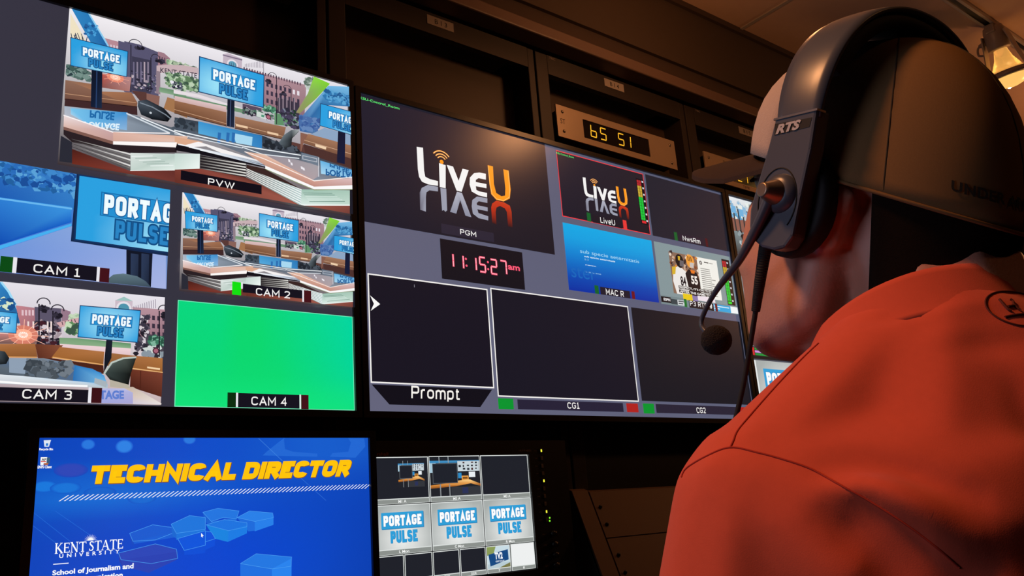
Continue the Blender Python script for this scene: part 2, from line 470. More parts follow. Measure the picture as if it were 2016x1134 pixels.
# ------------------------------------------------------------------ rack bays above the wall monitors
RY = 0.06                                                            # plane of the rack fronts
def flat_text(name, s, x0, z1, x1, z0, Y, m, parent, bold=0.0, shear=0.0, depth=0.0006):
    vs, fs = glyphs(s, bold, shear)
    bm = newbm()
    V = [bm.verts.new((x0 + (x1 - x0) * u, Y, z0 + (z1 - z0) * v)) for u, v in vs]
    for f in fs:
        try: bm.faces.new([V[i] for i in f])
        except ValueError: pass
    r = bmesh.ops.extrude_face_region(bm, geom=bm.faces[:])
    for g in r['geom']:
        if isinstance(g, bmesh.types.BMVert): g.co.y -= depth
    return obj(name, bm, m, parent)
def screw(parent, x, z, Y, r=0.0045, m=None):
    b = newbm(); lathe(b, [(0, 0.003), (r * .55, 0.003), (r, 0.001), (r, 0)], (x, Y, z), (0, -1, 0), 12)
    return obj('screw', b, m or M_SCREW, parent)
def bay(i, word, lab):
    x0 = -0.039 + 0.602 * i; x1 = x0 + 0.596
    t = thing('equipment_rack', lab, 'equipment rack', (x0 + 0.298, RY + 0.3, 0.0), 'equipment racks of the monitor wall')
    o0, o1 = x0 + 0.042, x1 - 0.022
    obj('side_post', bx(newbm(), x0, o0, RY, 0.66, 0.0, 2.290, 0.002), M_RACK, t)
    obj('side_post', bx(newbm(), o1, x1, RY, 0.66, 0.0, 2.290, 0.002), M_RACK, t)
    obj('header_panel', bx(newbm(), o0, o1, RY, RY + 0.018, 2.232, 2.290), M_RACK, t)
    b = newbm(); bx(b, o0, o1, RY + 0.070, RY + 0.085, 2.062, 2.232); bx(b, o0, o1, RY + 0.070, RY + 0.085, 1.90, 2.058)
    obj('recess_panel', b, M_RACKP, t)
    obj('blank_panel', bx(newbm(), o0, o1, RY + 0.004, RY + 0.02, 0.05, 1.99), M_BLACK, t)  # black colour in place of the shade below the wall screens
    c = (o0 + o1) / 2 if i else 0.26
    if i < 0: return t
    lx = {0: (0.2220, 0.2995), 1: (0.8175, 0.896), 2: (1.433, 1.513), 3: (2.04, 2.118)}[i]
    st = obj('label_strip', bx(newbm(), lx[0], lx[1], RY - 0.0012, RY, 2.2565, 2.2815), M_TAPE, t)
    w = lx[1] - lx[0]
    if word: flat_text('lettering', word, lx[0] + w * .29, 2.2755, lx[0] + w * .74, 2.2625, RY - 0.0012, M_INK, st, depth=0.0003)
    if i: 
        nx = {1: 0.623, 2: 1.228, 3: 1.83}[i]
        flat_text('name_plate', 'TBC', nx - .011, 2.2905 - .004, nx + .011, 2.2805, RY, M_GREYTXT, t)
    return t
bay(-2, '', 'dark unlit rack bay farthest to the left over the PVW screen')
bay(-1, '', 'dark unlit rack bay between the B 13 bay and the left corner')
bay(0, 'B 1 3', 'dark rack bay with an empty recess and the label strip B 13')
bay(1, 'B 1 4', 'dark rack bay with the label strip B 14 above an amber readout')
bay(2, 'B 1 5', 'dark rack bay with the label strip B 15 beside the cap bill')
bay(3, '', 'dark rack bay hidden mostly behind the headset and cap')

SEG = {'a': ((.1, 1), (.9, 1)), 'b': ((.95, .95), (.95, .55)), 'c': ((.95, .45), (.95, .05)), 'd': ((.1, 0), (.9, 0)),
       'e': ((.05, .45), (.05, .05)), 'f': ((.05, .95), (.05, .55)), 'g': ((.12, .5), (.88, .5))}
DIG = {'0': 'abcdef', '1': 'bc', '2': 'abged', '5': 'afgcd', '6': 'fgcde', '7': 'abc', 'b': 'fgcde', 'C': 'afed', 'r': 'eg', 'o': 'cdeg', 't': 'fged', '8': 'abcdefg'}
def seg_digit(pic, ch, x0, z0, w, h, t, col, lean=0.0):
    pic.n += 1
    for s in DIG[ch]:
        a, c = SEG[s]
        pic.line([(x0 + a[0] * w + lean * a[1] * h, z0 + a[1] * h), (x0 + c[0] * w + lean * c[1] * h, z0 + c[1] * h)], t, col, new=False)

def rack_display(x0, x1, z0, z1, win, digits, lab, small=()):
    t = thing('clock_display', lab, 'rack display', ((x0 + x1) / 2, RY + 0.03, z0), 'amber readouts in the rack bays')
    Y = RY - 0.004
    b = newbm()                                                      # face plate with a window cut through it
    wx0, wx1, wz0, wz1 = win
    for a in ((x0, x1, z0, wz0), (x0, x1, wz1, z1), (x0, wx0, wz0, wz1), (wx1, x1, wz0, wz1)):
        bx(b, a[0], a[1], Y, RY, a[2], a[3])
    obj('face_plate', b, M_ALU, t)
    obj('chassis', bx(newbm(), x0 + .02, x1 - .02, RY + .002, RY + .068, z0 + .004, z1 - .004), M_BLACK, t)
    g = obj('display_window', bx(newbm(), wx0, wx1, Y + 0.0025, RY + .002, wz0, wz1), M_GLASSK, t)
    for ch, dx in digits:
        p = Pic(); seg_digit(p, ch, wx0 + dx, wz0 + (wz1 - wz0) * .22, .0225, .035, .0034, '#ffb92a', 0.06)
        p.build('digit', g, SCR, Y + 0.0024, 0.0)
    for zx in (z0 + .018, z1 - .018): 
        screw(t, x0 + .022, zx, Y); screw(t, x1 - .022, zx, Y)
    for w, xa, za, xb, zb in small:
        flat_text('print', w, xa, za, xb, zb, Y, M_INK, t, depth=0.0002)
    return t
rack_display(0.616, 1.086, 2.0505, 2.144, (0.711, 0.972, 2.068, 2.1235),
             [('b', .028), ('5', .065), ('5', .135), ('1', .163)], 'pale metal rack readout showing amber digits 65 51',
             (('ST', .628, 2.105, .645, 2.09),))
rack_display(1.222, 1.692, 2.0505, 2.144, (1.300, 1.585, 2.068, 2.112),
             [('o', .045), ('C', .082), ('1', .112)], 'pale metal rack readout half hidden by the cap bill',
             (('DAY', 1.315, 2.132, 1.345, 2.124), ('TIME', 1.40, 2.064, 1.435, 2.055)))

# ------------------------------------------------------------------ wall monitors
ZB, ZT = 1.3034, 1.9784
def monitor(x0, x1, z0, z1, Y, lab, deep=0.055, bez=0.0125, group=None, cat='monitor', name='wall_monitor', bm_mat=None, bl=None):
    t = thing(name, lab, cat, ((x0 + x1) / 2, Y + deep / 2, z0 - bez), group)
    b = newbm()
    l, r, lo, hi = x0 - bez, x1 + bez, z0 - (bl or bez), z1 + bez
    for a in ((l, r, lo, z0), (l, r, z1, hi), (l, x0, z0, z1), (x1, r, z0, z1)):
        bx(b, a[0], a[1], Y - 0.006, Y + 0.012, a[2], a[3])
    bmesh.ops.remove_doubles(b, verts=b.verts[:], dist=1e-5)
    obj('bezel', b, bm_mat or M_BLACK2, t)
    obj('back_shell', bx(newbm(), l + .004, r - .004, Y + 0.012, Y + deep, lo + .004, hi - .004, .004), M_BLACK, t)
    return t
def screen(t, x0, x1, z0, z1, Y, col, m=None):
    p = Pic()
    if isinstance(col, str): p.rect(x0, z1, x1, z0, col)
    else: p.poly([(x0, z1), (x1, z1), (x1, z0), (x0, z0)], list(col))
    return p.build('screen', t, m or SCR, Y + 0.0005, 0)
def cells(pic, r, rows, cols):
    pass
W1 = Px(0, 0, 1)                                                     # whole photograph, plane of the wall screens
def caption(pic, rect_, word, word_rect, lamps=(), bg='#15121e', col='#f4f2f0', bold=0.012):
    pic.rect(*rect_, bg)
    for r, c, w in lamps:
        pic.rect(*r, c)
        if w: pic.rect(*w, '#e8e6ee')
    a = word_rect; f = bil(((a[0], a[1]), (a[2], a[1]), (a[2], a[3]), (a[0], a[3]))); strokes(pic, word, f, col, th=.155, gap=.18)

# ---- left wall monitor: preview picture and four camera windows
L0, L1, LZ0, LZ1 = -1.2288, -0.0288, 1.3034, 1.9865
mon = monitor(L0, L1, LZ0, LZ1, 0.0, 'large wall screen with PVW picture and CAM 1 to CAM 4 windows', group='large screens of the monitor wall')
scr = screen(mon, L0, L1, LZ0, LZ1, 0.0, ['#3a3848', '#33303a', '#33313d', '#3b3a49'])
R_PVW = (-0.5555, 1.9865, -0.0288, 1.6950)
R_C1, R_C2 = (-0.706, 1.6838, -0.378, 1.5035), (-0.357, 1.6838, -0.0295, 1.5025)
R_C3, R_C4 = (-0.708, 1.4885, -0.380, 1.3065), (-0.3585, 1.4865, -0.0295, 1.3045)

def studio_wide():
    p = Pic(); A = Px(340, 80, 3.24); B = Px(0, 0, 2.7)
    GRN = ['#5f7f5c', '#89a882', '#3c5646', '#a8c4a0', '#47604f']
    r = R_PVW
    p.poly([(r[0], r[1]), (r[2], r[1]), (r[2], r[3]), (r[0], r[3])], ['#f2eef2', '#e6e2ea', '#3a3034', '#3a3034'])
    p.poly(B(374, 70, 440, 190, 470, 240, 372, 225), '#efe2c4')                       # cream patch and palm leaves
    for k in range(9):
        x = 385 + k * 9; p.line(B(x, 225, x + random.uniform(-22, 22), 190 + random.uniform(-14, 10)), .0012, '#2d3c58')
    p.poly(B(376, 40, 462, 62, 582, 266, 492, 246), ['#2f86c4', '#2a7cbb', '#1d5d9e', '#2b78b4'])
    p.poly(B(462, 64, 474, 70, 594, 268, 582, 266), '#8bcdf0')
    p.leaves(*B.box(455, 120, 520, 200), 26, .0032, ['#1c4f8a', '#4aa0d8', '#245f9c'])
    p.poly(B(556, 204, 630, 224, 634, 285, 592, 272), '#b88a94')
    for k in range(3): p.poly(B(585 + k * 16, 238 + k * 3, 594 + k * 16, 240 + k * 3, 594 + k * 16, 262 + k * 3, 585 + k * 16, 260 + k * 3), '#d9c6d0')
    p.poly(B(628, 218, 660, 226, 660, 220, 740, 238, 842, 280, 842, 530, 660, 490, 628, 420), '#575470')
    p.poly(B(700, 300, 800, 322, 800, 500, 700, 480), '#3d3b50')
    for k in range(5): p.poly(B(706 + k * 19, 330, 714 + k * 19, 332, 714 + k * 19, 440, 706 + k * 19, 438), random.choice(['#8a7f93', '#b3a1ad', '#6d6782']))
    p.leaves(*B.box(690, 370, 840, 500), 60, .0028, ['#2a2838', '#c7b9c2', '#77708a', '#3a4a4c', '#a3949f'])
    p.poly(B(838, 276, 870, 284, 902, 312, 902, 362, 838, 352), '#a07a86')
    for k in range(4): p.poly(B(845 + k * 13, 300 + k * 4, 851 + k * 13, 302 + k * 4, 851 + k * 13, 330 + k * 4, 845 + k * 13, 328 + k * 4), '#5f4a5c')
    p.leaves(*B.box(890, 325, 985, 372), 60, .004, ['#a5c09a', '#c5d8ba', '#7f9c7c'])
    p.leaves(*A.box(0, 140, 150, 190), 50, .004, ['#a5b89a', '#8aa083', '#c5d2ba', '#52685a'])
    p.poly(B(830, 352, 900, 346, 985, 356, 985, 388, 900, 384, 830, 396), '#c8b0b4')     # the arch
    p.poly(A(0, 160, 60, 160, 160, 178, 160, 222, 60, 202, 0, 208), '#c8b0b4')
    p.text('KENT STATE', 0, 0, 0, 0, '#3a3242', bold=.01, fn=lambda u, v: (lambda q: (q[0], q[1]))(bil(B(850, 362, 1045, 392, 1045, 420, 850, 390))(u, v)))
    p.poly(B(828, 380, 850, 384, 850, 505, 828, 500), '#8f7d88')
    p.leaves(*B.box(884, 392, 985, 485), 150, .0045, GRN)
    p.leaves(*A.box(0, 215, 165, 335), 190, .0045, GRN + ['#bcd0b4'])
    p.leaves(*B.box(905, 440, 960, 480), 30, .003, ['#1f2230', '#e8e6ee', '#555a6a'])
    p.poly(B(842, 470, 985, 498, 985, 526, 842, 496), ['#6f9474', '#5c8464', '#7da480', '#88aa88'])
    p.poly(A(0, 322, 160, 352, 440, 440, 440, 462, 160, 372, 0, 345), '#e6dde2')
    p.poly(A(0, 345, 440, 445, 440, 470, 0, 372), '#6d9272')
    p.poly(A(315, 96, 345, 88, 436, 124, 434, 192, 313, 164), '#c3b4c2')                  # tower and main building
    p.poly(A(313, 96, 438, 128, 436, 136, 313, 104), '#7d6f86')
    q = A.p(375, 160); p.disc(q[0], q[1], .0105, '#e6dfe8', 18); p.disc(q[0], q[1] - .001, .0078, '#5d9cb6', 18)
    for k in range(4): p.line(A(354 + k * 14, 150, 352 + k * 14, 195), .0007, '#38425a')
    p.poly(A(436, 182, 845, 292, 832, 500, 556, 430, 560, 240), ['#b8929c', '#a98790', '#8a6a76', '#94727e', '#b08a94'])
    for k in range(22): p.poly(A(445 + k * 17, 176 + k * 4.7, 453 + k * 17, 178 + k * 4.7, 453 + k * 17, 196 + k * 4.7, 445 + k * 17, 194 + k * 4.7), '#5e4a5a')
    for k in range(12): p.line(A(455 + k * 10, 176 - k * 2 + k * 2.6, 455 + k * 10, 158 - k * 2 + k * .2), .0008, '#7d7084')
    p.line(A(572, 150, 572, 225), .001, '#60586c')
    for row in range(4):
        for k in range(8):
            x, y = 590 + k * 28, 272 + row * 52 + k * 8
            p.poly(A(x, y, x + 14, y + 4, x + 14, y + 32, x, y + 28), '#3b3448' if (row, k) not in ((0, 7), (0, 6)) else '#e4dde6')
    p.poly(A(660, 372, 800, 408, 800, 500, 660, 470), '#3d3646')
    for k in range(5): p.poly(A(668 + k * 24, 370, 676 + k * 24, 372, 676 + k * 24, 462, 668 + k * 24, 460), '#8f7f8c')
    p.poly(A(438, 410, 560, 440, 556, 500, 438, 470), '#5b4a5c')
    p.leaves(*A.box(565, 420, 640, 470), 50, .004, ['#4d8a6a', '#2f5f4c', '#8ac0a4'])
    p.leaves(*A.box(440, 440, 640, 520), 70, .004, ['#2c2a38', '#d9d2da', '#7d8a88', '#466a58'])
    p.poly(A(640, 470, 790, 505, 790, 560, 640, 545), '#5f9068')
    p.leaves(*A.box(690, 440, 790, 570), 70, .0045, ['#2c2c3c', '#46405a', '#7c8494', '#233a30'])
    q = A.p(600, 498); p.disc(q[0], q[1], .0052, '#5b2a3e', 12); p.disc(q[0], q[1], .0036, '#b06a7c', 12)
    for x0, y0 in ((550, 470), (525, 460)): p.poly(A(x0, y0, x0 + 26, y0 + 6, x0 + 26, y0 + 40, x0, y0 + 34), '#cfdad4'); 
    p.poly(A(555, 482, 574, 486, 574, 500, 555, 496), '#4f9478')
    p.leaves(*A.box(840, 245, 905, 330), 60, .0055, ['#8a9a90', '#5f7468', '#b8c4bc', '#c8d0cc'])
    p.poly(A(890, 240, 992, 286, 905, 380, 800, 475, 775, 470, 850, 350), ['#8edc40', '#7ad02e', '#7fae5a', '#8f8f60', '#9a9068', '#8aa860'])
    p.poly(A(980, 300, 1122, 305, 1128, 432, 935, 420, 930, 560, 890, 606, 800, 588, 790, 520), ['#6fb4e2', '#78bce6', '#2f7ab4', '#2a6ea8', '#3f82ba', '#55749c', '#3a64a0', '#4c6aa6'])
    p.leaves(*A.box(960, 325, 1122, 425), 110, .0055, ['#2e78b2', '#5aa4d4', '#1f5c94', '#4a94c8'])
    p.leaves(*A.box(800, 490, 920, 590), 40, .006, ['#4a6ea8', '#3a5c9a', '#6486b8'])
    p.poly(A(880, 604, 955, 568, 1125, 615, 1125, 680, 860, 610), '#8da6c4')
    for (x, y0, y1, rr) in ((714, 232, 500, .011), (820, 300, 500, .007)):                 # lamp posts
        p.line(B(x - 26, y0 + 20, x - 26, y1), .0016, '#23202e'); a = B.p(x, y0)
        p.line([(a[0] + rr * math.cos(t * .314), a[1] - .008 + rr * math.sin(t * .314)) for t in range(11)], .0013, '#2d2a38')
        p.leaves(*B.box(x + 2, y0 + 25, x + 44, y0 + 52), 14, .0035, ['#22202c', '#3a3648', '#1a1824'])
    for (x, y0, y1) in ((650, 240, 545), (742, 320, 460)):
        p.line(A(x, y0, x, y1), .0015, '#23202e'); a = A.p(x - 24, y0 - 12)
        p.line([(a[0] + .008 * math.cos(t * .314), a[1] - .004 + .007 * math.sin(t * .314)) for t in range(11)], .0012, '#2d2a38')
        p.leaves(*A.box(x - 68, y0 + 20, x - 40, y0 + 50), 12, .0035, ['#22202c', '#3a3648'])
    p.leaves(*B.box(345, 365, 470, 440), 60, .005, ['#3f5a54', '#2c3f44', '#77918a', '#56706a'])
    q = bil(B(535, 405, 690, 425, 680, 500, 535, 480)); p.poly([q(0, 1), q(1, 1), q(1, 0), q(0, 0)], ['#c05a4e', '#b88a8c', '#b07870', '#8a4f48'])
    a = B.p(605, 425); 
    for rr, c in ((.014, '#e88a70'), (.0085, '#ffc8a8'), (.0045, '#fff4e8')): p.disc(a[0], a[1], rr, c, 14, rr * .7)
    for k in range(10): p.line([a, (a[0] + .022 * math.cos(k * .63), a[1] + .014 * math.sin(k * .63))], .0006, '#ffb49a')
    p.poly(B(340, 440, 478, 460, 505, 500, 690, 505, 722, 560, 718, 584, 336, 546), ['#8f6a58', '#9a6a4e', '#a87454', '#a06e50', '#8c5e46', '#7d5440', '#6f4c40'])
    p.poly(B(338, 540, 720, 580, 722, 625, 335, 585), '#40282a')
    p.line(B(340, 512, 715, 560), .001, '#c89a78'); p.line(B(340, 540, 720, 581), .0012, '#2a1818')
    p.poly(B(690, 495, 770, 505, 770, 555, 735, 550), '#5a3a36'); p.poly(B(770, 510, 840, 525, 835, 575, 770, 560), '#8a6258')
    p.poly(B(880, 530, 985, 560, 985, 640, 860, 590), '#a4754f')
    p.poly(A(0, 368, 330, 436, 330, 474, 0, 400), ['#dcc0c0', '#e0c4c6', '#c8a8a4', '#cdaca8'])
    p.poly(A(0, 398, 330, 472, 330, 560, 0, 474), ['#96684c', '#9a6e54', '#7d543f', '#70482f'])
    p.line(A(0, 455, 330, 545), .0012, '#c79c7c'); p.line(A(0, 478, 330, 560), .0014, '#33201c')
    p.poly(A(384, 498, 708, 566, 690, 642, 384, 572), ['#a5785c', '#9c7056', '#7b5540', '#7d5742'])
    p.line(A(386, 545, 690, 625), .0012, '#cda484'); p.line(A(384, 574, 690, 644), .0014, '#33201c')
    p.poly(A(390, 546, 465, 562, 465, 576, 390, 560), '#eac8a4'); p.poly(A(590, 592, 660, 608, 660, 622, 590, 606), '#eac8a4')
    p.poly(A(690, 645, 830, 680, 830, 740, 700, 700), '#5d3c38')
    p.poly(A(800, 600, 850, 612, 818, 672, 800, 740), '#8a5f50')
    p.poly(A(850, 608, 1122, 682, 1122, 770, 820, 668), ['#a5785c', '#a27458', '#76503e', '#7d5742'])
    p.line(A(825, 648, 1122, 735), .0012, '#d0a888'); p.poly(A(895, 672, 965, 692, 962, 708, 895, 688), '#f0d2b0')
    p.poly(A(820, 672, 1122, 765, 1125, 835, 830, 735), '#4d312e')
    # glass desk with the reflections of the boards
    p.poly(B(335, 578, 662, 612, 900, 690, 985, 660, 985, 742, 592, 718, 335, 630), ['#a8b4c4', '#7b8898', '#46525e', '#4e5a66', '#5f6c7a', '#8d98a6', '#b8bcc8'])
    p.poly(A(0, 505, 150, 530, 560, 620, 800, 720, 1125, 830, 1125, 892, 885, 905, 580, 792, 190, 640, 0, 600), ['#3a4450', '#39434f', '#2f3844', '#323844', '#4c5564', '#55606e', '#8a92a0', '#66707e', '#5c6674', '#4b5664'])
    p.leaves(*A.box(560, 640, 790, 730), 40, .006, ['#2b323c', '#20262e', '#4c5560'])
    p.leaves(*A.box(0, 520, 150, 590), 26, .006, ['#2d3640', '#46525e'])
    f = bil(B(368, 590, 668, 612, 665, 706, 560, 706)); p.poly([f(0, 1), f(1, 1), f(1, 0), B.p(470, 680), B.p(368, 622)], ['#78c4ec', '#3c8ccc', '#8ab4dc', '#6cb8e8', '#a0d0ec'])
    p.text('PULSE', 0, 0, 0, 0, '#1f68a8', bold=.04, flip=True, fn=bil(B(470, 600, 602, 612, 598, 655, 468, 640)))
    p.text('PORTAGE', 0, 0, 0, 0, '#dff2fc', bold=.04, flip=True, fn=bil(B(440, 660, 628, 672, 622, 708, 445, 690)))
    p.poly(A(150, 530, 556, 622, 554, 702, 150, 608), ['#3a94d0', '#2a78b8', '#3484c4', '#56aadc'])
    p.poly(A(370, 605, 495, 630, 490, 685, 390, 668), '#a8d8f0')
    for x in (275, 330, 365): p.poly(A(x, 600, x + 20, 604, x + 14, 668, x - 4, 662), '#2c6cb0')
    p.poly(A(925, 778, 1128, 838, 1128, 892, 930, 862), ['#66b4e4', '#58a8dc', '#8cc8ec', '#a8d8f2'])
    p.text('PORTAGE', 0, 0, 0, 0, '#1f5f9c', bold=.04, flip=True, fn=bil(A(960, 830, 1180, 860, 1180, 900, 960, 872)))
    p.text('PULSE', 0, 0, 0, 0, '#1f5f9c', bold=.04, flip=True, fn=bil(A(985, 796, 1110, 832, 1108, 858, 985, 818)))
    p.poly(A(560, 742, 700, 752, 920, 812, 912, 880, 880, 900, 590, 790), ['#9a8f98', '#8a8490', '#a8a2a8', '#a49aa2', '#b0a0a4', '#a08c90'])
    for (x, y) in ((720, 770), (735, 790), (800, 815), (812, 822)): p.poly(A(x, y, x + 12, y + 3, x + 16, y + 20, x + 4, y + 18), '#ece8ee')
    p.poly(A(805, 728, 915, 755, 918, 815, 805, 775), '#6f7c8c'); p.frame(*A.box(812, 745, 905, 790), .0012, '#c8ccd4')
    p.line(A(915, 760, 915, 880), .0016, '#d8dce4')
    p.line(A(0, 588, 190, 632, 450, 690, 800, 745), .0022, '#eef4f8'); p.line(A(0, 610, 430, 700), .0016, '#dfe8f0')
    p.line(B(665, 618, 890, 720), .0028, '#d4dce4'); p.line(B(740, 640, 985, 742), .0022, '#f2f6fa')
    p.line(A(430, 695, 560, 740, 790, 765), .0018, '#e8f0f6')
    # edges and lit fronts of the desk
    p.poly(B(332, 628, 592, 716, 592, 766, 330, 688), ['#eedcdc', '#c8a4a4', '#c49a94', '#dcb8ac'])
    p.line(B(332, 628, 592, 717, 890, 722), .002, '#fbf4f4')
    p.poly(B(592, 716, 985, 738, 985, 780, 930, 768, 592, 765), ['#dcb2a4', '#e0b49c', '#dcae94', '#e4c0b0', '#d4a898'])
    p.poly(A(0, 628, 180, 662, 110, 690, 0, 695), '#dcaa8c')
    p.poly(B(330, 688, 592, 765, 592, 782, 330, 706), '#7f5a50'); p.poly(B(592, 765, 930, 770, 925, 796, 592, 782), '#fdf8f6')
    p.poly(B(330, 704, 592, 782, 928, 798, 928, 824, 684, 826, 375, 770, 330, 730), '#2a2024')
    p.poly(B(315, 735, 375, 770, 375, 880, 308, 872), '#2a2b36')
    f = bil(B(372, 752, 684, 830, 682, 920, 372, 800))
    for k in range(6): 
        v = 1 - k / 6; p.poly([f(0, v), f(1, v), f(1, v - .09), f(0, v - .05)], ['#4a4848', '#f4f2ee', '#d8d8d4', '#3a3638'] if k % 2 == 0 else ['#262224', '#8a8884', '#4c4a4a', '#201c1e'])
    p.poly(B(684, 826, 950, 832, 948, 920, 684, 922), ['#dce4e0', '#b8ccc4', '#e8f4ee', '#c4d4cc']); p.line(B(684, 922, 948, 918), .0018, '#ffffff')
    for k in range(6): p.line(B(690 + k * 20, 845 + k * 10, 800 + k * 22, 842 + k * 10), .001, random.choice(['#f4faf8', '#9fb4ac']))
    p.poly(B(375, 806, 682, 922, 945, 918, 945, 985, 375, 885), ['#4a1e18', '#7c3a32', '#5e2c28', '#6e3630', '#702c20'])
    p.poly(B(945, 918, 985, 918, 985, 1000, 945, 985), '#0c0a10')
    p.poly(A(0, 700, 200, 690, 450, 800, 572, 806, 572, 790, 150, 660), '#f6f2f2')
    p.poly(A(15, 672, 575, 800, 575, 825, 450, 800, 160, 742, 0, 715), '#121018')
    for k in range(3): p.poly(A(20 + k * 70, 672 + k * 18, 575, 792 + k * 10, 575, 798 + k * 10, 20 + k * 70, 680 + k * 18), ['#ffffff', '#b8c8dc', '#a0a8b8', '#e8eef4'])
    p.poly(A(0, 735, 160, 738, 158, 832, 0, 838), ['#c4d8d0', '#dce8e4', '#f0f8f4', '#d4e4dc'])
    p.poly(A(160, 745, 455, 800, 452, 888, 160, 842), '#242024')
    for k in range(5): p.poly(A(162, 755 + k * 18, 452, 800 + k * 18, 452, 809 + k * 18, 162, 761 + k * 18), ['#5a5654', '#f0eee8', '#d0cec8', '#4c4848'])
    p.poly(A(0, 838, 160, 832, 452, 888, 560, 935, 800, 1064, 1112, 1062, 1112, 1130, 0, 960), ['#7a3a30', '#8a443a', '#6a342c', '#5a2c26', '#a05a4c', '#8a4a40', '#6c3a34', '#5a2820'])
    f = bil(A(455, 806, 806, 962, 800, 1064, 455, 884))
    for k in range(7):
        v = 1 - k / 7; p.poly([f(0, v), f(1, v), f(1, v - .075), f(0, v - .075)], ['#f8f6f2', '#fbfcfc', '#e8f0f0', '#d8d8d4']); p.poly([f(0, v - .075), f(1, v - .075), f(1, v - .142), f(0, v - .142)], ['#4a4648', '#a8c4c4', '#b8d4d0', '#5a5656'])
    p.poly(A(806, 962, 1116, 968, 1112, 1062, 800, 1064), ['#9cc0b0', '#a8c8b8', '#c4dcd0', '#e0f0ea'])
    for k in range(6): p.line(A(815 + k * 8, 985 + k * 11, 1000 + k * 16, 988 + k * 10), .001, random.choice(['#5f8478', '#dcece6', '#7fa094']))
    p.line(A(802, 1062, 1112, 1062), .002, '#f6fcfa'); p.poly(A(1112, 968, 1135, 968, 1135, 1130, 1112, 1130), '#1a1c28')
    p.poly(A(440, 722, 572, 742, 885, 905, 1132, 890, 1132, 935, 885, 945, 575, 812), ['#d8a890', '#e8c4b0', '#d4a090', '#e0c0c0', '#caa4a0', '#c08c80', '#c89a88'])
    p.line(A(445, 724, 575, 772, 885, 908, 1132, 884), .0018, '#fdf0ea')
    p.poly(A(575, 812, 885, 945, 1132, 935, 1132, 962, 885, 962, 575, 832), '#fbfafa'); p.line(A(575, 834, 885, 966, 1132, 962), .0014, '#8c9c70')
    p.poly(A(455, 806, 570, 832, 806, 962, 455, 830), '#3a2624')
    # boards on their posts
    p.poly(B(478, 385, 535, 396, 532, 592, 474, 584), ['#0e1628', '#10182c', '#1a2a44', '#101c34']); p.line(B(506, 392, 502, 588), .0018, '#28406a')
    p.poly(A(335, 385, 380, 394, 378, 572, 330, 562), ['#121828', '#141c2e', '#202c44', '#141e36']); p.line(A(356, 392, 352, 568), .0014, '#4a5a80')
    p.poly(A(1038, 590, 1084, 602, 1080, 802, 1030, 790), ['#10162c', '#121a34', '#101a3c', '#141c38'])
    board(p, B(370, 220, 668, 292, 662, 422, 370, 364), (.62, .2)); board(p, A(160, 125, 565, 240, 560, 440, 156, 342), (.3, .3)); board(p, A(928, 420, 1182, 486, 1180, 630, 924, 556), (.8, .3))
    # chairs
    p.poly(B(724, 552, 770, 545, 860, 590, 902, 636, 880, 662, 800, 650, 740, 625, 722, 580), ['#4a5460', '#2a323c', '#1a2028', '#0e1218', '#0c0f14', '#141a20', '#1c242c', '#323c46'])
    p.line(B(735, 562, 800, 585, 870, 625, 895, 645), .0022, '#7d8894'); p.disc(*B.p(790, 615), .0022, '#c8d0d8', 8)
    p.poly(A(662, 668, 690, 620, 740, 586, 790, 582, 786, 598, 745, 640, 740, 690, 700, 700), ['#5a666e', '#6a767c', '#5c666c', '#aab2b4', '#394046', '#1c2226', '#14181c', '#2c3438'])
    return p
pvw = studio_wide()
q = pvw.mapped(R_PVW, R_PVW)
caption(q, W1.box(352, 340, 510, 387), 'PVW', W1.box(405, 355, 457, 377), bg='#100d18')
q.build('video_window', scr, SCR, -0.0008, 0.0, R_PVW)
q = pvw.mapped(R_PVW, R_C2)
c2 = Px(340, 360, 4.36)
caption(q, c2.box(580, 880, 1090, 1008), 'CAM 2', c2.box(692, 915, 983, 1008), [(c2.box(490, 862, 565, 990), '#12e012', c2.box(565, 868, 580, 920)), (c2.box(1103, 935, 1165, 1045), '#45121a', c2.box(1088, 930, 1103, 1035))])
q.build('video_window', scr, SCR, -0.0008, 0.0, R_C2)
# camera 1: close view of a board before a blue backdrop
q = Pic(); c1 = Px(0, 300, 4.05)
q.poly([(R_C1[0], R_C1[1]), (R_C1[2], R_C1[1]), (R_C1[2], R_C1[3]), (R_C1[0], R_C1[3])], ['#2a6cc4', '#3f86cc', '#7c94cc', '#4a72d8'])
q.poly(c1(-700, -80, 600, 160, 600, 460, 0, 360, -700, 300), ['#1f58ac', '#3d86cc', '#2f78c4', '#1e5cb4', '#1a50a4'])
q.leaves(*c1.box(0, 90, 600, 340), 150, .006, ['#2a6cba', '#1b4e98', '#3f88cc', '#5aa2d8', '#23609f'])
q.poly(c1(-700, 300, 0, 362, 568, 440, 568, 560, 0, 740, -700, 900), ['#1a58c0', '#2f8ade', '#3a94e0', '#1560c8', '#0f4cb4', '#0c3c9c'])
q.line(c1(-300, 330, 0, 372, 568, 452), .003, '#6ab8f0')
q.poly(c1(-700, 960, 0, 745, 568, 570, 568, 590, 0, 775, -700, 1000), '#46b0f0')
q.poly(c1(-700, 1000, 0, 778, 568, 592, 1320, 800, 1320, 1090, -700, 1090), ['#5c88d8', '#6f94da', '#86a4dc', '#9aaee2', '#a8b4e4', '#6f8ee0'])
q.poly(c1(1005, 775, 1215, 790, 1200, 1090, 1005, 1000), '#121726')
for xx in (1040, 1125): q.poly(c1(xx, 808, xx + 62, 816, xx + 58, 1060, xx - 2, 1010), ['#2c3a58', '#26324c', '#1c2438', '#2a3852'])
q.poly(c1(610, 165, 1620, 312, 1592, 868, 562, 712), '#14284c')
board(q, c1(632, 190, 1590, 335, 1562, 828, 600, 694), (.75, .1), '#14305c')
